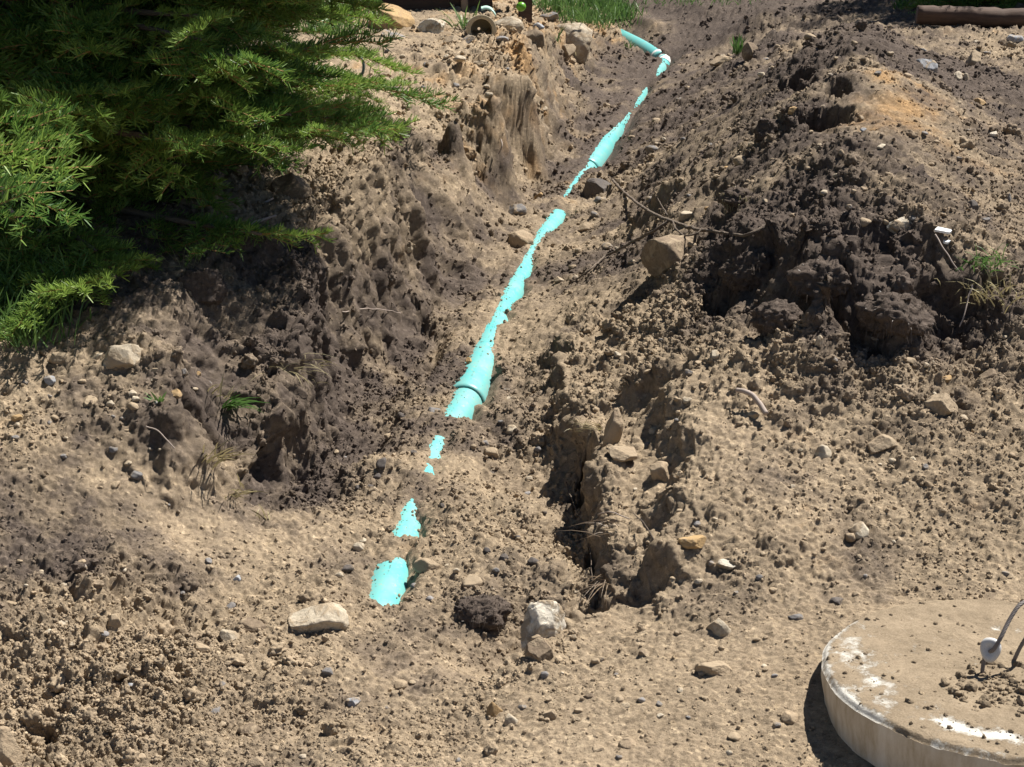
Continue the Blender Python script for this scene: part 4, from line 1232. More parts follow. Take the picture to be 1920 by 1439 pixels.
def spray_mesh(seed, L=.32):
    r = np.random.default_rng(seed)
    V = []; F = []; MI = []
    def shoot(p0, d, ln, dens):
        nseg = 8
        d = d / np.linalg.norm(d)
        side = np.cross(d, [0, 0, 1]); side /= np.linalg.norm(side); upv = np.cross(side, d)
        bend = r.uniform(-.15, .1); sw = r.uniform(-.12, .12)
        def pos(t): return p0 + d * ln * t + upv * bend * ln * t * t + side * sw * ln * t * t
        # stem: flat three sided
        b = len(V)
        for t in np.linspace(0, 1, nseg):
            c = pos(t); w_ = .0022 * (1 - .6 * t)
            V.extend([c + side * w_, c - side * w_ * .5 + upv * w_, c - side * w_ * .5 - upv * w_])
        for i in range(nseg - 1):
            for s in range(3):
                F.append((b + i * 3 + s, b + i * 3 + (s + 1) % 3, b + i * 3 + 3 + (s + 1) % 3, b + i * 3 + 3 + s)); MI.append(1)
        n = int(ln * dens)
        for t in np.sort(r.uniform(.02, 1.02, n)):
            c = pos(min(t, 1)); tan_ = d + upv * 2 * bend * t + side * 2 * sw * t; tan_ /= np.linalg.norm(tan_)
            az = r.normal(math.pi / 2, 1.05)
            rad_ = math.cos(az) * side + math.sin(az) * upv
            an = math.radians(r.uniform(45, 78)) * (1 - .45 * max(0, t - .85) / .15)
            nd = tan_ * math.cos(an) + rad_ * math.sin(an)
            ln_ = r.uniform(.026, .040) * (1 if t < .9 else .85)
            e = c + nd * ln_ + tan_ * ln_ * .12
            wv = np.cross(nd, r.normal(size=3)); wv /= np.linalg.norm(wv); wv *= .0022
            b = len(V)
            V.extend([c - wv, c + wv, e + wv * .5, e - wv * .5]); F.append((b, b + 1, b + 2, b + 3)); MI.append(0)
        return pos
    main = shoot(np.zeros(3), np.array([1, 0, .0]), L, 360)
    x = .10
    sgn = 1
    while x < .95:
        ln = (.12 * (1 - x) + .06) * r.uniform(.75, 1.2)
        a = math.radians(r.uniform(40, 60))
        dd = np.array([math.cos(a), sgn * math.sin(a), r.uniform(-.18, .10)])
        ps = shoot(main(x), dd, ln, 380)
        if False:
            for f_ in (.55,):
                a2 = a + r.choice([-1, 1]) * math.radians(45)
                shoot(ps(f_), np.array([math.cos(a2), sgn * math.sin(a2), r.uniform(-.1, .1)]), ln * .5, 520)
        sgn = -sgn
        x += r.uniform(.085, .14)
    V = np.array(V); me_o = mesh_np('spray', V, np.array(F), [M['needle'], M['youngtwig']], None, False, MI)
    me = me_o.data; bpy.data.objects.remove(me_o)
    return me
SPR = [spray_mesh(k) for k in range(6)]
def orient(o, p, d, roll=0.0, s=1.0):
    d = Vector(d).normalized(); z = Vector((0, 0, 1)); y = z.cross(d).normalized(); z = d.cross(y)
    Mx = Matrix((d, y, z)).transposed().to_4x4()
    o.matrix_basis = Matrix.Translation(Vector(p)) @ Mx @ Matrix.Rotation(roll, 4, 'X') @ Matrix.Scale(s, 4)
def build_tree(base, height, label, tips, n_random, radius, keep=None, seed=3, lo=.25, sprays=(6, 10), bare=()):
    r = np.random.default_rng(seed)
    root = empty('spruce_tree', base)
    tag(root, label, 'tree', 'spruce trees at the edges of the dig')
    base = np.array(base)
    lean = np.array([.0, .0])
    tr = [np.array([.02 * math.sin(k), .02 * math.cos(k * 1.7), z]) for k, z in enumerate(np.linspace(-.2, height, 12))]
    tube_obj('trunk', tr, np.linspace(.085, .012, 12), M['bark'], root, 12)
    jobs = []
    for tp in tips:
        tp = np.array(tp) - base
        hz = math.hypot(tp[0], tp[1])
        jobs.append((np.array([0, 0, max(.12, tp[2] + .10 * hz + .05)]), tp, True))
    tries = 0
    while len(jobs) < len(tips) + n_random and tries < 3000:
        tries += 1
        h = lo + (height - lo - .2) * r.random() ** 1.25
        az = r.uniform(0, 2 * math.pi)
        ln = radius * (1 - h / height) ** .8 * r.uniform(.75, 1.05) + .15
        tp = np.array([math.cos(az) * ln, math.sin(az) * ln, h - .22 * ln + r.uniform(-.1, .1)])
        if tp[2] < .08: continue
        if keep is not None and not keep(tp + base): continue
        jobs.append((np.array([0, 0, h]), tp, False))
    for a, tp, fixed in jobs:
        ln = np.linalg.norm(tp - a)
        mid = a + (tp - a) * .5 + np.array([0, 0, -.05 * ln]) + r.normal(size=3) * .03
        L = spline([a, mid, tp], 14)
        limb = tube_obj('limb', L, np.linspace(.016 + .006 * ln, .004, 14), M['bark'], root, 6)
        k = int(np.clip(r.integers(*sprays) * ln / .9, 3, 12))
        fr = np.linspace(.22 if not fixed else .3, .97, k)
        for q_, f in enumerate(fr):
            i = min(int(f * 13), 12); c = L[i] + (L[i + 1] - L[i]) * (f * 13 - i)
            d = L[i + 1] - L[i]; d /= np.linalg.norm(d)
            a_ = (1 if q_ % 2 else -1) * math.radians(r.uniform(30, 62))
            dd = rotz(a_) @ d; dd[2] += r.uniform(-.25, .12)
            sp = bpy.data.objects.new('spray', SPR[int(r.integers(len(SPR)))]); col.objects.link(sp); sp.parent = limb
            orient(sp, c, dd, r.uniform(-.5, .5), r.uniform(.75, 1.2) * (.75 + .25 * (1 - f)))
        sp = bpy.data.objects.new('spray', SPR[int(r.integers(len(SPR)))]); col.objects.link(sp); sp.parent = limb
        orient(sp, L[-2] - (L[-1] - L[-2]) * 2, tp - mid, r.uniform(-.3, .3), r.uniform(.65, .9))
    for line in bare:
        tube_obj('dead_twig', np.array(line) - base, np.linspace(.009, .003, len(line)), M['twig'], root, 6)
    return root
trunk_at = survey(-30, 380, .44)
ALLOW = [(-200, 650), (100, 650), (140, 600), (190, 690), (255, 680), (300, 440), (340, 360), (370, 330), (390, 150), (391, -500)]
def keep_left(p):
    sx, sy, _ = project(np.asarray(p)[None])
    q_ = np.asarray(p, float); g_ = q_ - np.array(SUN_TO) / SUN_TO.z * max(0., q_[2] - (zplane(q_[1]) + .40))
    hx, hy, _d = project(g_[None])
    if -250 < hx[0] < 1950 and hy[0] < 1500 and not (hx[0] < 560 and hy[0] < 560 or hx[0] < 760 and hy[0] < 180): return False
    if sy[0] < -40: return True
    return sx[0] < np.interp(sy[0], [a for a, b in ALLOW], [b for a, b in ALLOW]) - 40
TIPS = [at(215, 520, 4.05), at(90, 545, 3.95), at(180, 470, 4.15), at(352, 312, 4.6), at(300, 270, 4.9), at(235, 170, 4.6), at(165, 300, 4.4), at(155, 60, 4.7), at(60, 170, 4.5), at(650, 95, 5.8), at(655, 20, 5.9), at(560, 60, 5.6), at(600, 130, 5.7), at(480, 120, 5.5), at(400, 60, 5.3),
        at(755, 165, 6.0), at(690, 236, 5.9), at(640, 200, 5.9), at(665, 92, 6.3), at(520, 208, 5.3), at(490, 260, 5.2), at(490, 440, 4.3), at(420, 300, 5.0), at(390, 350, 4.6), at(30, 330, 4.4), at(420, 200, 5.1), at(300, 60, 5.0), at(-40, 60, 4.5), at(-60, 420, 4.1), at(230, 230, 4.9)]
BARE_TW = [[at(95, 170, 4.45), at(104, 215, 4.42), at(110, 240, 4.4)], [at(65, 120, 4.5), at(90, 124, 4.45), at(140, 132, 4.4)], [at(0, 330, 4.2), at(10, 360, 4.2), at(6, 380, 4.2), at(40, 415, 4.25), at(80, 438, 4.3)], [at(75, 218, 4.42), at(105, 210, 4.4), at(122, 205, 4.4)],
           [at(305, 85, 4.8), at(308, 105, 4.8)], [at(400, 425, 4.75), at(450, 405, 4.8), at(512, 372, 4.85)], [at(425, 440, 4.6), at(470, 420, 4.65), at(518, 404, 4.7)]]
rt = np.random.default_rng(77)
while len(TIPS) < 66:
    px, py = rt.uniform(-120, 560), rt.uniform(-60, 330)
    if px < np.interp(py, [a for a, b in ALLOW], [b for a, b in ALLOW]) - 60: TIPS.append(at(px, py, min(hit(px, py)[2] - .25, rt.uniform(4.1, 5.6))))
SHADE = np.array([(-60, 330), (300, 320), (520, 300), (600, 345), (612, 420), (560, 540), (440, 555), (330, 500), (60, 560), (-60, 600)], float)  # extra limbs are added so their shadow fills this ground
k = 0
while k < 170 and len(TIPS) < 500:
    px, py = rt.uniform(-60, 612), rt.uniform(300, 600)
    if poly_sd(np.array([[px, py]]), SHADE)[0] > 0: continue
    tp = hit(px, py)[0] + np.array(SUN_TO) / SUN_TO.z * rt.uniform(.3, 2.0)
    sx_, sy_, _q = project(tp[None])
    if keep_left(tp) and (sy_[0] < -40 or sy_[0] < 300): TIPS.append(tp); k += 1
k = 0
while k < 110:  # more unseen limbs overhead, added to darken the boughs below
    px, py = rt.uniform(-150, 480), rt.uniform(20, 330)
    tp = at(px, py, rt.uniform(4.5, 5.6)) + np.array(SUN_TO) / SUN_TO.z * rt.uniform(.5, 2.4)
    sx_, sy_, _q = project(tp[None]); k += 1
    if sy_[0] < -60 and keep_left(tp): TIPS.append(tp)
left_tree = build_tree(trunk_at, 5.2, 'dark green spruce with low drooping boughs shading the left bank', TIPS, 80, 2.0, keep_left, 3, .3, (5, 8), BARE_TW)
back_at = survey(1860, 12, .42) + np.array([0.85, 1.0, .1])  # spruce added here to keep sun off the log
added_shade_tips = []
for k_ in range(60):  # limb tips put in the sun's path to the log
    q_ = hit(rt.uniform(1735, 1960), rt.uniform(2, 46))[0] + np.array([0, .1, 0]) + np.array(SUN_TO) / SUN_TO.z * rt.uniform(.35, 1.5)
    added_shade_tips.append(q_)
build_tree(back_at, 2.7, 'added spruce that casts deep shade over the fallen log', [at(px_, py_, 9.25 + .12 * (k_ % 4)) for k_, (px_, py_) in enumerate([(1735, 14), (1760, 2), (1780, 20), (1800, 6), (1830, 22), (1850, 4), (1880, 22), (1900, 6), (1925, 20), (1950, 5), (1745, 26), (1815, 26), (1865, 14), (1915, 28), (1890, 30), (1770, -6), (1840, -8), (1790, 12)])] + added_shade_tips, 46, 1.7, lambda p: project(np.asarray(p)[None])[0][0] > 1740 and p[1] > back_at[1] - 1.3, 8, .15, (7, 11))

# ------------------------------------------------------------------ grass and roots
def blades(bases, hmin, hmax, width, lean=.6, seed=1, normal_up=True, droop=.5, aim=None):
    r = np.random.default_rng(seed)
    S = Soup()
    for b in bases:
        h = r.uniform(hmin, hmax); az = r.uniform(0, 6.283); ln = lean * r.uniform(.2, 1)
        d = np.array([math.cos(az) * ln, math.sin(az) * ln, 1.0])
        if aim is not None: d = d * .6 + np.asarray(aim)
        d /= np.linalg.norm(d)
        wv = np.cross(d, r.normal(size=3)); wv /= np.linalg.norm(wv); wv *= width * r.uniform(.6, 1.1)
        dr = droop * r.uniform(.3, 1.2)
        c = []
        for t, ww in ((0, .8), (.35, 1), (.7, .75), (1, .12)):
            p_ = b + d * h * t + np.array([d[0], d[1], -1]) * h * dr * t * t * .6
            c += [p_ - wv * ww, p_ + wv * ww]
        S.add(np.array(c), np.array([[0, 1, 3, 2], [2, 3, 5, 4], [4, 5, 7, 6]]))
    return S
def region_bases(polypx, n, seed):
    r = np.random.default_rng(seed)
    Q = np.array(polypx, float); out = []
    while len(out) < n:
        px, py = r.uniform(Q[:, 0].min(), Q[:, 0].max()), r.uniform(Q[:, 1].min(), Q[:, 1].max())
        if poly_sd(np.array([[px, py]]), Q)[0] < 0:
            out.append(hit(px, py)[0])
    return out
def jitter(bs, n, s, seed):
    r = np.random.default_rng(seed); bs = np.array(bs)
    return bs[r.integers(len(bs), size=n)] + np.c_[r.normal(0, s, (n, 2)), np.zeros(n)]
b0 = region_bases([(-120, 520), (70, 520), (140, 590), (110, 640), (40, 655), (-120, 660)], 70, 1)
tag(blades(jitter(b0, 1100, .035, 2), .06, .17, .0026, .7, 3).build('grass', M['grass'], None, False), 'long green grass growing under the spruce at the left edge', 'grass', None, 'stuff')
b0 = region_bases([(985, 0), (1150, 0), (1175, 45), (1120, 55), (1010, 20)], 60, 4)
tag(blades(jitter(b0, 2200, .07, 5), .05, .14, .0035, .7, 6).build('grass', M['grass'], None, False), 'bright green lawn grass at the head of the trench', 'grass', None, 'stuff')
b0 = region_bases([(560, 0), (690, 0), (690, 30), (640, 70), (560, 70)], 30, 7)
tag(blades(jitter(b0, 700, .06, 8), .05, .16, .0035, .7, 9).build('grass', M['grass'], None, False), 'green grass between the spruce and the ochre boulder', 'grass', None, 'stuff')
b0 = region_bases([(1160, 0), (1420, 0), (1420, 12), (1160, 14)], 20, 10)
tag(blades(jitter(b0, 160, .12, 11), .04, .10, .0035, .9, 12).build('grass', M['grass'], None, False), 'sparse grass sprouting along the top of the dark slope', 'grass', None, 'stuff')
def tuft(name, px, py, n, spread, hmin, hmax, width, mat, label, cat, lean=1.0, droop=.6, aim=None, seed=1, lift=0.0):
    p, nn, dep, _ = hit(px, py)
    p = p + np.array([0, 0, lift])
    r = np.random.default_rng(seed)
    bs = p + np.c_[r.normal(0, spread, n), r.normal(0, spread, n), r.normal(0, spread * .3, n)]
    o = blades(bs - p, hmin, hmax, width, lean, seed, droop=droop, aim=aim).build(name, M[mat], None, False)
    o.location = p
    tag(o, label, cat)
    return o
TU = [
 ('grass_tuft', 425, 765, 26, .012, .05, .13, .0028, 'grass', 'green grass tuft hanging over the edge of the left bank', 'grass tuft', .8, .7, (.7, -.5, .1)),
 ('grass_tuft', 405, 745, 14, .02, .03, .08, .002, 'straw', 'yellow dry tuft at the root of the hanging green tuft', 'grass tuft', 1, .6, (.4, -.3, .2)),
 ('grass_tuft', 392, 868, 22, .02, .04, .11, .002, 'straw', 'yellowish grass tuft low on the left wall', 'grass tuft', 1, .6, (.6, -.4, .1)),
 ('grass_tuft', 440, 925, 16, .02, .03, .09, .002, 'straw', 'straw tuft where the left wall meets the trench floor', 'grass tuft', 1, .6, (.5, -.5, .1)),
 ('grass_tuft', 490, 975, 12, .015, .02, .06, .0018, 'straw', 'wisp of pale straw at the near foot of the left wall', 'grass tuft', 1, .6, None),
 ('green_sprig', 298, 757, 9, .004, .02, .05, .0035, 'grass', 'small green sprig on the left dirt slope', 'sprig', 1.4, .4, None),
 ('grass_tuft', 1382, 98, 40, .015, .06, .14, .004, 'grass', 'bright green tuft on the dark slope beside the brown stone', 'grass tuft', .6, .4, None),
 ('grass_tuft', 1688, 14, 30, .02, .05, .10, .005, 'grass', 'green tuft at the top edge beside the mound', 'grass tuft', .9, .4, None),
 ('grass_tuft', 1178, 92, 16, .015, .03, .08, .003, 'grass', 'few green blades at the end of the branch pipe', 'grass tuft', .9, .4, None),
 ('grass_tuft', 870, 52, 26, .03, .06, .18, .0045, 'grass', 'tall grass tuft between the white boulder and the pot', 'grass tuft', .7, .6, None),
 ('grass_tuft', 1045, 75, 10, .015, .06, .16, .0045, 'grass', 'few tall blades in front of the largest pale boulder', 'grass tuft', .7, .5, None),
 ('grass_tuft', 1075, 100, 10, .02, .03, .10, .003, 'straw', 'dry blades hanging under the largest pale boulder', 'grass tuft', .9, .6, None),
 ('dry_turf', 1860, 560, 90, .045, .03, .10, .0022, 'straw', 'dry straw coloured turf at the right end of the dark topsoil', 'turf', 1.2, .8, (-.1, -.5, .2)),
 ('dry_turf', 1850, 500, 60, .03, .03, .10, .0022, 'grass', 'faded green turf above the straw coloured turf', 'turf', 1.2, .8, (-.1, -.5, .2)),
 ('straw_wisp', 345, 505, 22, .02, .05, .14, .0018, 'straw', 'wispy dry roots sprouting from the dark turf clod', 'roots', 1.0, .8, None),
 ('root_fringe', 545, 690, 36, .04, .03, .08, .0009, 'straw', 'dry root fringe hanging on the left wall', 'roots', 1.2, .9, (.5, -.4, -.3)),
 ('root_fringe', 1110, 800, 30, .02, .02, .06, .0009, 'straw', 'dry root fringe over the dark crevice', 'roots', 1.2, .9, (-.6, -.2, -.1)),
 ('root_fringe', 1150, 985, 22, .03, .03, .09, .0008, 'root', 'brown roots dangling on the right trench wall', 'roots', 1.2, .9, (-.7, -.3, -.1)),
 ('root_fringe', 1140, 1090, 30, .02, .03, .08, .0008, 'root', 'brown roots low on the right trench wall', 'roots', 1.2, .9, (-.5, -.3, -.5)),
]
for k, t in enumerate(TU):
    tuft(*t, seed=40 + k)
# dark fibrous clods
def clod_thing(px, py, wpx, hpx, label, seed, hair=140, mat='darkroot', sink=.3):
    p, n, dep, _ = hit(px, py + hpx * .35)
    s = FPX / dep; wx = wpx / s / 2; wz = hpx / s / 2
    root = empty('turf_clod', p + np.array([0, wx * .4, wz * (1 - 2 * sink)]))
    tag(root, label, 'clod', 'dark turf clods')
    V, F = stone_shape(5, seed, 2, .35, .22)
    V = V * np.array([wx, wx * .85, wz])
    mesh_np('soil_body', V, F, M['soil'], root, attr={'soil': np.broadcast_to(DARK * 1.05, (len(V), 3))})
    r = np.random.default_rng(seed)
    ii_ = r.integers(len(V), size=hair)
    S = Soup()
    for i in ii_:
        d = V[i] / np.linalg.norm(V[i]) + r.normal(0, .5, 3); d /= np.linalg.norm(d); h = r.uniform(.1, .32) * min(wx, .08)
        wv = np.cross(d, r.normal(size=3)); wv /= np.linalg.norm(wv); wv *= .0007
        q1 = V[i] * .97; q2 = q1 + d * h * .5; q3 = q1 + d * h + np.array([0, 0, -.9 * h])
        S.add(np.array([q1 - wv, q1 + wv, q2 + wv, q2 - wv, q3 + wv * .4, q3 - wv * .4]), np.array([[0, 1, 2, 3], [3, 2, 4, 5]]))
    tag(S.build('root_hairs', M[mat], root, False), kind='stuff')
clod_thing(370, 530, 110, 90, 'dark turf clod perched on the lip of the left bank', 301, 160)
clod_thing(905, 1140, 120, 70, 'dark fibrous root clod left of the largest upright rock', 302, 420, sink=.4)
clod_thing(1385, 370, 84, 56, 'small straw topped turf clod above the big brown boulder', 303, 160, 'straw')
clod_thing(1440, 240, 60, 56, 'dark clod beneath the hollows of the mound', 304, 90)
clod_thing(1560, 520, 170, 110, 'largest dark shaggy clod hanging from the topsoil front', 305, 500)
clod_thing(1690, 580, 170, 110, 'dark shaggy clod at the front of the topsoil beside the dry turf', 306, 500)
clod_thing(1415, 500, 130, 100, 'dark rooty clod at the left end of the topsoil front', 307, 420)
clod_thing(1460, 590, 120, 80, 'crumbly clod just below the topsoil front', 308, 60)

# ------------------------------------------------------------------ sticks
def stick(name, line, r0, r1, mat, label, forks=(), cat='stick'):
    pts_ = [np.asarray(p_) for p_ in line]
    root = empty(name, pts_[0]) if forks else None
    o0 = np.array(pts_[0])
    def one(nm, L, ra, rb, par):
        n_ = 10 * len(L); P_ = spline([q_ - o0 for q_ in L], n_)
        P_ += .0025 * np.c_[vnoise(P_ * 30, 3), vnoise(P_ * 30 + 9, 4), vnoise(P_ * 30 + 5, 6)]
        return tube_obj(nm, P_, np.linspace(ra, rb, n_), M[mat], par, 7)
    if root is None:
        o = one(name, pts_, r0, r1, None); o.location = o0; tag(o, label, cat); return o
    one('main_stem', pts_, r0, r1, root)
    for f, ra, rb in forks: one('side_twig', [np.asarray(q_) for q_ in f], ra, rb, root)
    tag(root, label, cat); return root
def gp(px, py, up=.0):
    """point above the ground as seen at a photo position"""
    p, n, dep, _ = hit(px, py)
    return at(px, py, dep - .03 - up)
stick('dead_branch', [gp(1148, 338, .02), gp(1180, 370, .06), gp(1210, 392, .08), gp(1245, 410, .10), gp(1285, 425, .08), gp(1320, 432, .03)], .0055, .006, 'bark', 'dead forked branch arching over the big brown boulder',
      [([gp(1255, 414, .09), gp(1228, 432, .10), gp(1200, 446, .10), gp(1165, 466, .08), gp(1135, 480, .06), gp(1110, 503, .05), gp(1078, 528, .02)], .0055, .003),
       ([gp(1260, 414, .10), gp(1268, 430, .12), gp(1285, 442, .12), gp(1305, 440, .1), gp(1316, 428, .06)], .003, .0025),
       ([gp(1252, 405, .1), gp(1240, 385, .09), gp(1233, 370, .07)], .0025, .0015),
       ([gp(1320, 432, .03), gp(1360, 438, .03), gp(1400, 440, .03), gp(1440, 420, .01)], .005, .004)], 'branch')
stick('curved_stick', [gp(1380, 732, .01), gp(1395, 735, .02), gp(1412, 742, .02), gp(1425, 758, .01), gp(1438, 776, .0)], .006, .007, 'twig', 'short curved brown stick on the crumbly right bank')
stick('thin_root', [gp(640, 585, .01), gp(680, 580, .05), gp(715, 580, .05), gp(752, 588, .01)], .0018, .0012, 'twig', 'thin pale root sticking out of the left wall')
stick('pale_stalk', [gp(1752, 440, .02), gp(1775, 475, .04), gp(1800, 510, .04)], .0022, .0018, 'twig', 'pale straight stalk crossing the dark topsoil below the white shards')
stick('pale_stalk', [gp(1822, 535, .03), gp(1812, 575, .06), gp(1800, 612, .04)], .0022, .0016, 'twig', 'pale stalk hanging at the end of the dark topsoil')
stick('thin_root', [gp(272, 800, .01), gp(300, 812, .02), gp(328, 842, .01)], .0018, .0014, 'twig', 'fine pale root on the smooth left slope')
stick('pale_stalk', [gp(938, 262, .01), gp(942, 275, .02), gp(936, 290, .0)], .003, .003, 'twig', 'short pale stick at the foot of the ochre bank')
stick('brown_twig', [gp(1120, 965, .01), gp(1150, 960, .05), gp(1180, 975, .03)], .0022, .0012, 'twig', 'bent twig poking from the right trench wall')
stick('brown_twig', [gp(1230, 1020, .02), gp(1210, 985, .05), gp(1185, 960, .03)], .0018, .0010, 'bark', 'dark twig at the top of the right trench wall')
stick('brown_twig', [gp(1060, 905, .01), gp(1100, 1010, .03), gp(1110, 1090, .02)], .0016, .001, 'bark', 'long dark root hanging in the crevice')

# ------------------------------------------------------------------ small finds
m, nt, bs = new_mat('white_ceramic'); bs.inputs['Base Color'].default_value = (.80, .81, .80, 1); bs.inputs['Roughness'].default_value = .35; M['ceramic'] = m
for k, (px, py, w_, h_, lb) in enumerate([(1765, 441, 34, 12, 'larger white shard on the soil right of the chalky rock'), (1772, 462, 20, 9, 'smaller white shard below the larger one')]):
    p, n, dep, _ = hit(px, py); s = FPX / dep
    r = np.random.default_rng(60 + k); a = np.sort(r.uniform(0, 6.28, 6)); q_ = np.c_[np.cos(a) * w_ / s / 2, np.sin(a) * h_ / s / 1.1]
    V = np.vstack([np.c_[q_, np.full(6, .003)], np.c_[q_ * 1.03, np.full(6, -.003)]])
    o = mesh_poly('shard', V, [tuple(range(6)), tuple(range(11, 5, -1))] + [(i + 6, (i + 1) % 6 + 6, (i + 1) % 6, i) for i in range(6)], M['ceramic'], None, False)
    o.location = p + np.array([0, 0, .012]); o.rotation_euler = (.35, .1, .2 * k); tag(o, lb, 'shard')
# clay pot lying with its mouth to the camera
m, nt, bs = new_mat('weathered_clay'); _n = noise_node(nt, 30, 7, .7); _r = ramp(nt, _n.outputs[0], [(.3, (.42, .34, .22)), (.7, (.56, .47, .32))]); nt.links.new(_r.outputs[0], bs.inputs['Base Color']); bs.inputs['Roughness'].default_value = .9; M['clay'] = m
p, n, dep, _ = hit(903, 64); s = FPX / dep
ro = 27 / s; ax = np.array([.12, -.95, -.02]); ax /= np.linalg.norm(ax)
U_ = np.cross(ax, [0, 0, 1]); U_ /= np.linalg.norm(U_); W_ = np.cross(U_, ax)
prof = [(.74, 0), (.80, .02), (1.0, .02), (1.04, 0), (1.02, -.3), (.98, -.9), (.9, -1.7), (.1, -1.75), (.1, -1.65), (.7, -1.55), (.76, -.8), (.74, 0)]
V = []
for r0, h0 in prof:
    for k in range(36):
        a = 2 * math.pi * k / 36; V.append(ro * (r0 * (1 + .02 * math.sin(2 * a + 1)) * (math.cos(a) * U_ + math.sin(a) * W_) + ax * h0))
ii = np.arange(len(prof) * 36).reshape(-1, 36); jj = np.roll(ii, -1, 1)
o = mesh_np('clay_pot', np.array(V), np.stack([ii[:-1], jj[:-1], jj[1:], ii[1:]], -1).reshape(-1, 4), M['clay']); o.location = p + np.array([0, .03, ro * .35])
tag(o, 'half buried buff clay pot with its dark mouth open to the front', 'pot')
# strip of pale green plastic arched over the pot
m, nt, bs = new_mat('mint_plastic'); bs.inputs['Base Color'].default_value = (.42, .60, .50, 1); bs.inputs['Roughness'].default_value = .4; M['mint'] = m
L = [at(902, 16, dep - .02), at(912, 14, dep - .04), at(922, 18, dep - .06), at(929, 28, dep - .06)]
L = spline(L, 12); V = []
for c in L: V += [c + np.array([0, .0, .008]), c + np.array([0.004, -.02, -.008]), c + np.array([.002, -.018, -.011]), c + np.array([-.002, .002, .005])]
F = []
for i in range(11):
    for k in range(4): F.append((i * 4 + k, i * 4 + (k + 1) % 4, i * 4 + 4 + (k + 1) % 4, i * 4 + 4 + k))
tag(mesh_poly('plastic_strip', V, F, M['mint']), 'mint green plastic strip arched above the clay pot', 'strip')
# hoop of thin dark tube on the bank
c0, _n, dep, _ = hit(666, 140); th = np.linspace(-1.9, 2.6, 30)
hp = np.array([at(660 + 22 * math.cos(a), 126 - 26 * math.sin(a), dep - .06) for a in th])
m, nt, bs = new_mat('dark_hose'); bs.inputs['Base Color'].default_value = (.05, .075, .06, 1); bs.inputs['Roughness'].default_value = .4; M['hose'] = m
tag(tube_obj('hose_loop', hp, .006, M['hose']), 'thin dark hose loop on the bank beside the spruce tips', 'hose')
# low timber wall behind the boulders
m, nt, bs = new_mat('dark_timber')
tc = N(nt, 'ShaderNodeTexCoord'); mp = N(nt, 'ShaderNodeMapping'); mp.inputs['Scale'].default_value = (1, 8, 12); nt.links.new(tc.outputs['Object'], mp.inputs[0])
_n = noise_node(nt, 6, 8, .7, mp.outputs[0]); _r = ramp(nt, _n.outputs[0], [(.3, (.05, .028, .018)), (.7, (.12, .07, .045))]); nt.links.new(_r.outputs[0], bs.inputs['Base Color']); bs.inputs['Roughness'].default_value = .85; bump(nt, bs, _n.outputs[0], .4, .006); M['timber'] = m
m, nt, bs = new_mat('grey_timber'); _n = noise_node(nt, 20, 8, .7); _r = ramp(nt, _n.outputs[0], [(.3, (.22, .16, .11)), (.7, (.36, .27, .19))]); nt.links.new(_r.outputs[0], bs.inputs['Base Color']); bs.inputs['Roughness'].default_value = .85; M['greytimber'] = m
def box(name, c, size, mat, parent=None, rz=0.0, bev=.006):
    bm = bmesh.new(); bmesh.ops.create_cube(bm, size=1)
    bmesh.ops.scale(bm, vec=size, verts=bm.verts)
    bmesh.ops.bevel(bm, geom=bm.edges[:], offset=bev, segments=2, affect='EDGES')
    me = bpy.data.meshes.new(name); bm.to_mesh(me); bm.free(); me.materials.append(mat)
    o = bpy.data.objects.new(name, me); col.objects.link(o); o.location = c; o.rotation_euler = (0, 0, rz)
    if parent is not None: o.parent = parent
    return o
p, n, dep, _ = hit(830, 22)
fr = empty('timber_wall', p + np.array([0, .25, 0])); tag(fr, 'low dark timber wall with posts behind the row of boulders', 'wall')
s = FPX / dep
def lx(px): return (px - 830) / s
for k in range(3):
    box('plank', (lx(790), 0, .06 + .165 * k), (.75, .045, .158), M['timber'], fr)
for k in range(2):
    box('plank', (lx(930), .02, .15 + .185 * k), (.30, .045, .17), M['greytimber'], fr)
box('post', (lx(870), -.06, .10), (.038, .05, .26), M['greytimber'], fr)
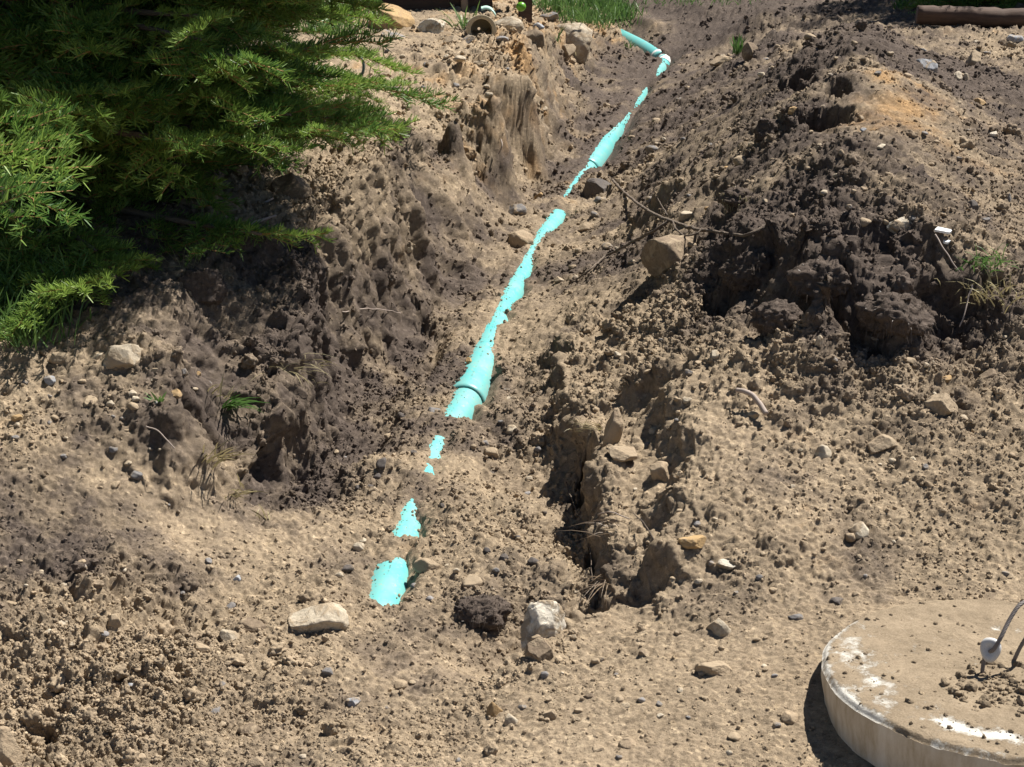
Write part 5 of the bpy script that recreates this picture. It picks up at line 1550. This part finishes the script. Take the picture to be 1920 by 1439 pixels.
box('post', (lx(986), -.03, .22), (.075, .09, .62), M['timber'], fr)
box('post', (lx(690), -.03, .22), (.08, .09, .6), M['timber'], fr)
# lime ball, dandelion
m, nt, bs = new_mat('lime_rubber'); bs.inputs['Base Color'].default_value = (.13, .36, .02, 1); bs.inputs['Roughness'].default_value = .35; M['lime'] = m
V, F = ico(4); c = at(977, 13, dep - .08); V = V * .026; V[:, 2] *= .95
o = mesh_np('lime_ball', V, F, M['lime']); o.location = c; tag(o, 'lime green ball in front of the dark end post of the timber wall', 'ball')
m, nt, bs = new_mat('yellow_petals'); bs.inputs['Base Color'].default_value = (.75, .50, .03, 1); bs.inputs['Roughness'].default_value = .6; M['yellow'] = m
p, n, dep2, _ = hit(1088, 24)
fl = empty('dandelion', p); tag(fl, 'single yellow dandelion in the lawn grass', 'flower')
tube_obj('stem', [(0, 0, 0), (.004, 0, .05), (.002, -.004, .09)], .0025, M['grass'], fl, 6)
S = Soup()
for k in range(40):
    a = k * 2.4; q_ = .019 * math.sqrt((k + 1) / 40); d = np.array([math.cos(a), math.sin(a), 0]); e = np.array([-d[1], d[0], 0]) * .003
    b = np.array([.002, -.004, .09])
    S.add(np.array([b + e * .4, b - e * .4, b + d * q_ - e + [0, 0, .014 - .4 * q_], b + d * q_ + e + [0, 0, .014 - .4 * q_]]), np.array([[0, 1, 2, 3]]))
S.build('petals', M['yellow'], fl, False)
# fallen log in the shade
p, n, dep, _ = hit(1830, 44)
s = FPX / dep
logp = spline([p + np.array([(1735 - 1830) / s, .14, .05]), p + np.array([0, .12, .035]), p + np.array([.35, .10, .03]), p + np.array([.9, .08, .03])], 30)
logp = np.array(logp)
V, F = tube(logp, .05 * (1 + .05 * rng.normal(size=30)), 20); V = V + (.010 * fbm(V * np.array([6, 26, 26]), 4, 5))[:, None] * np.array([0, .6, 1]); o = mesh_poly('fallen_log', V, fix_quads(F), M['bark']); o.data.materials.clear(); o.data.materials.append(M['timber']); tag(o, 'fallen log lying in the shade at the top right', 'log')  # log coloured darker than bark to stand in for deep shade
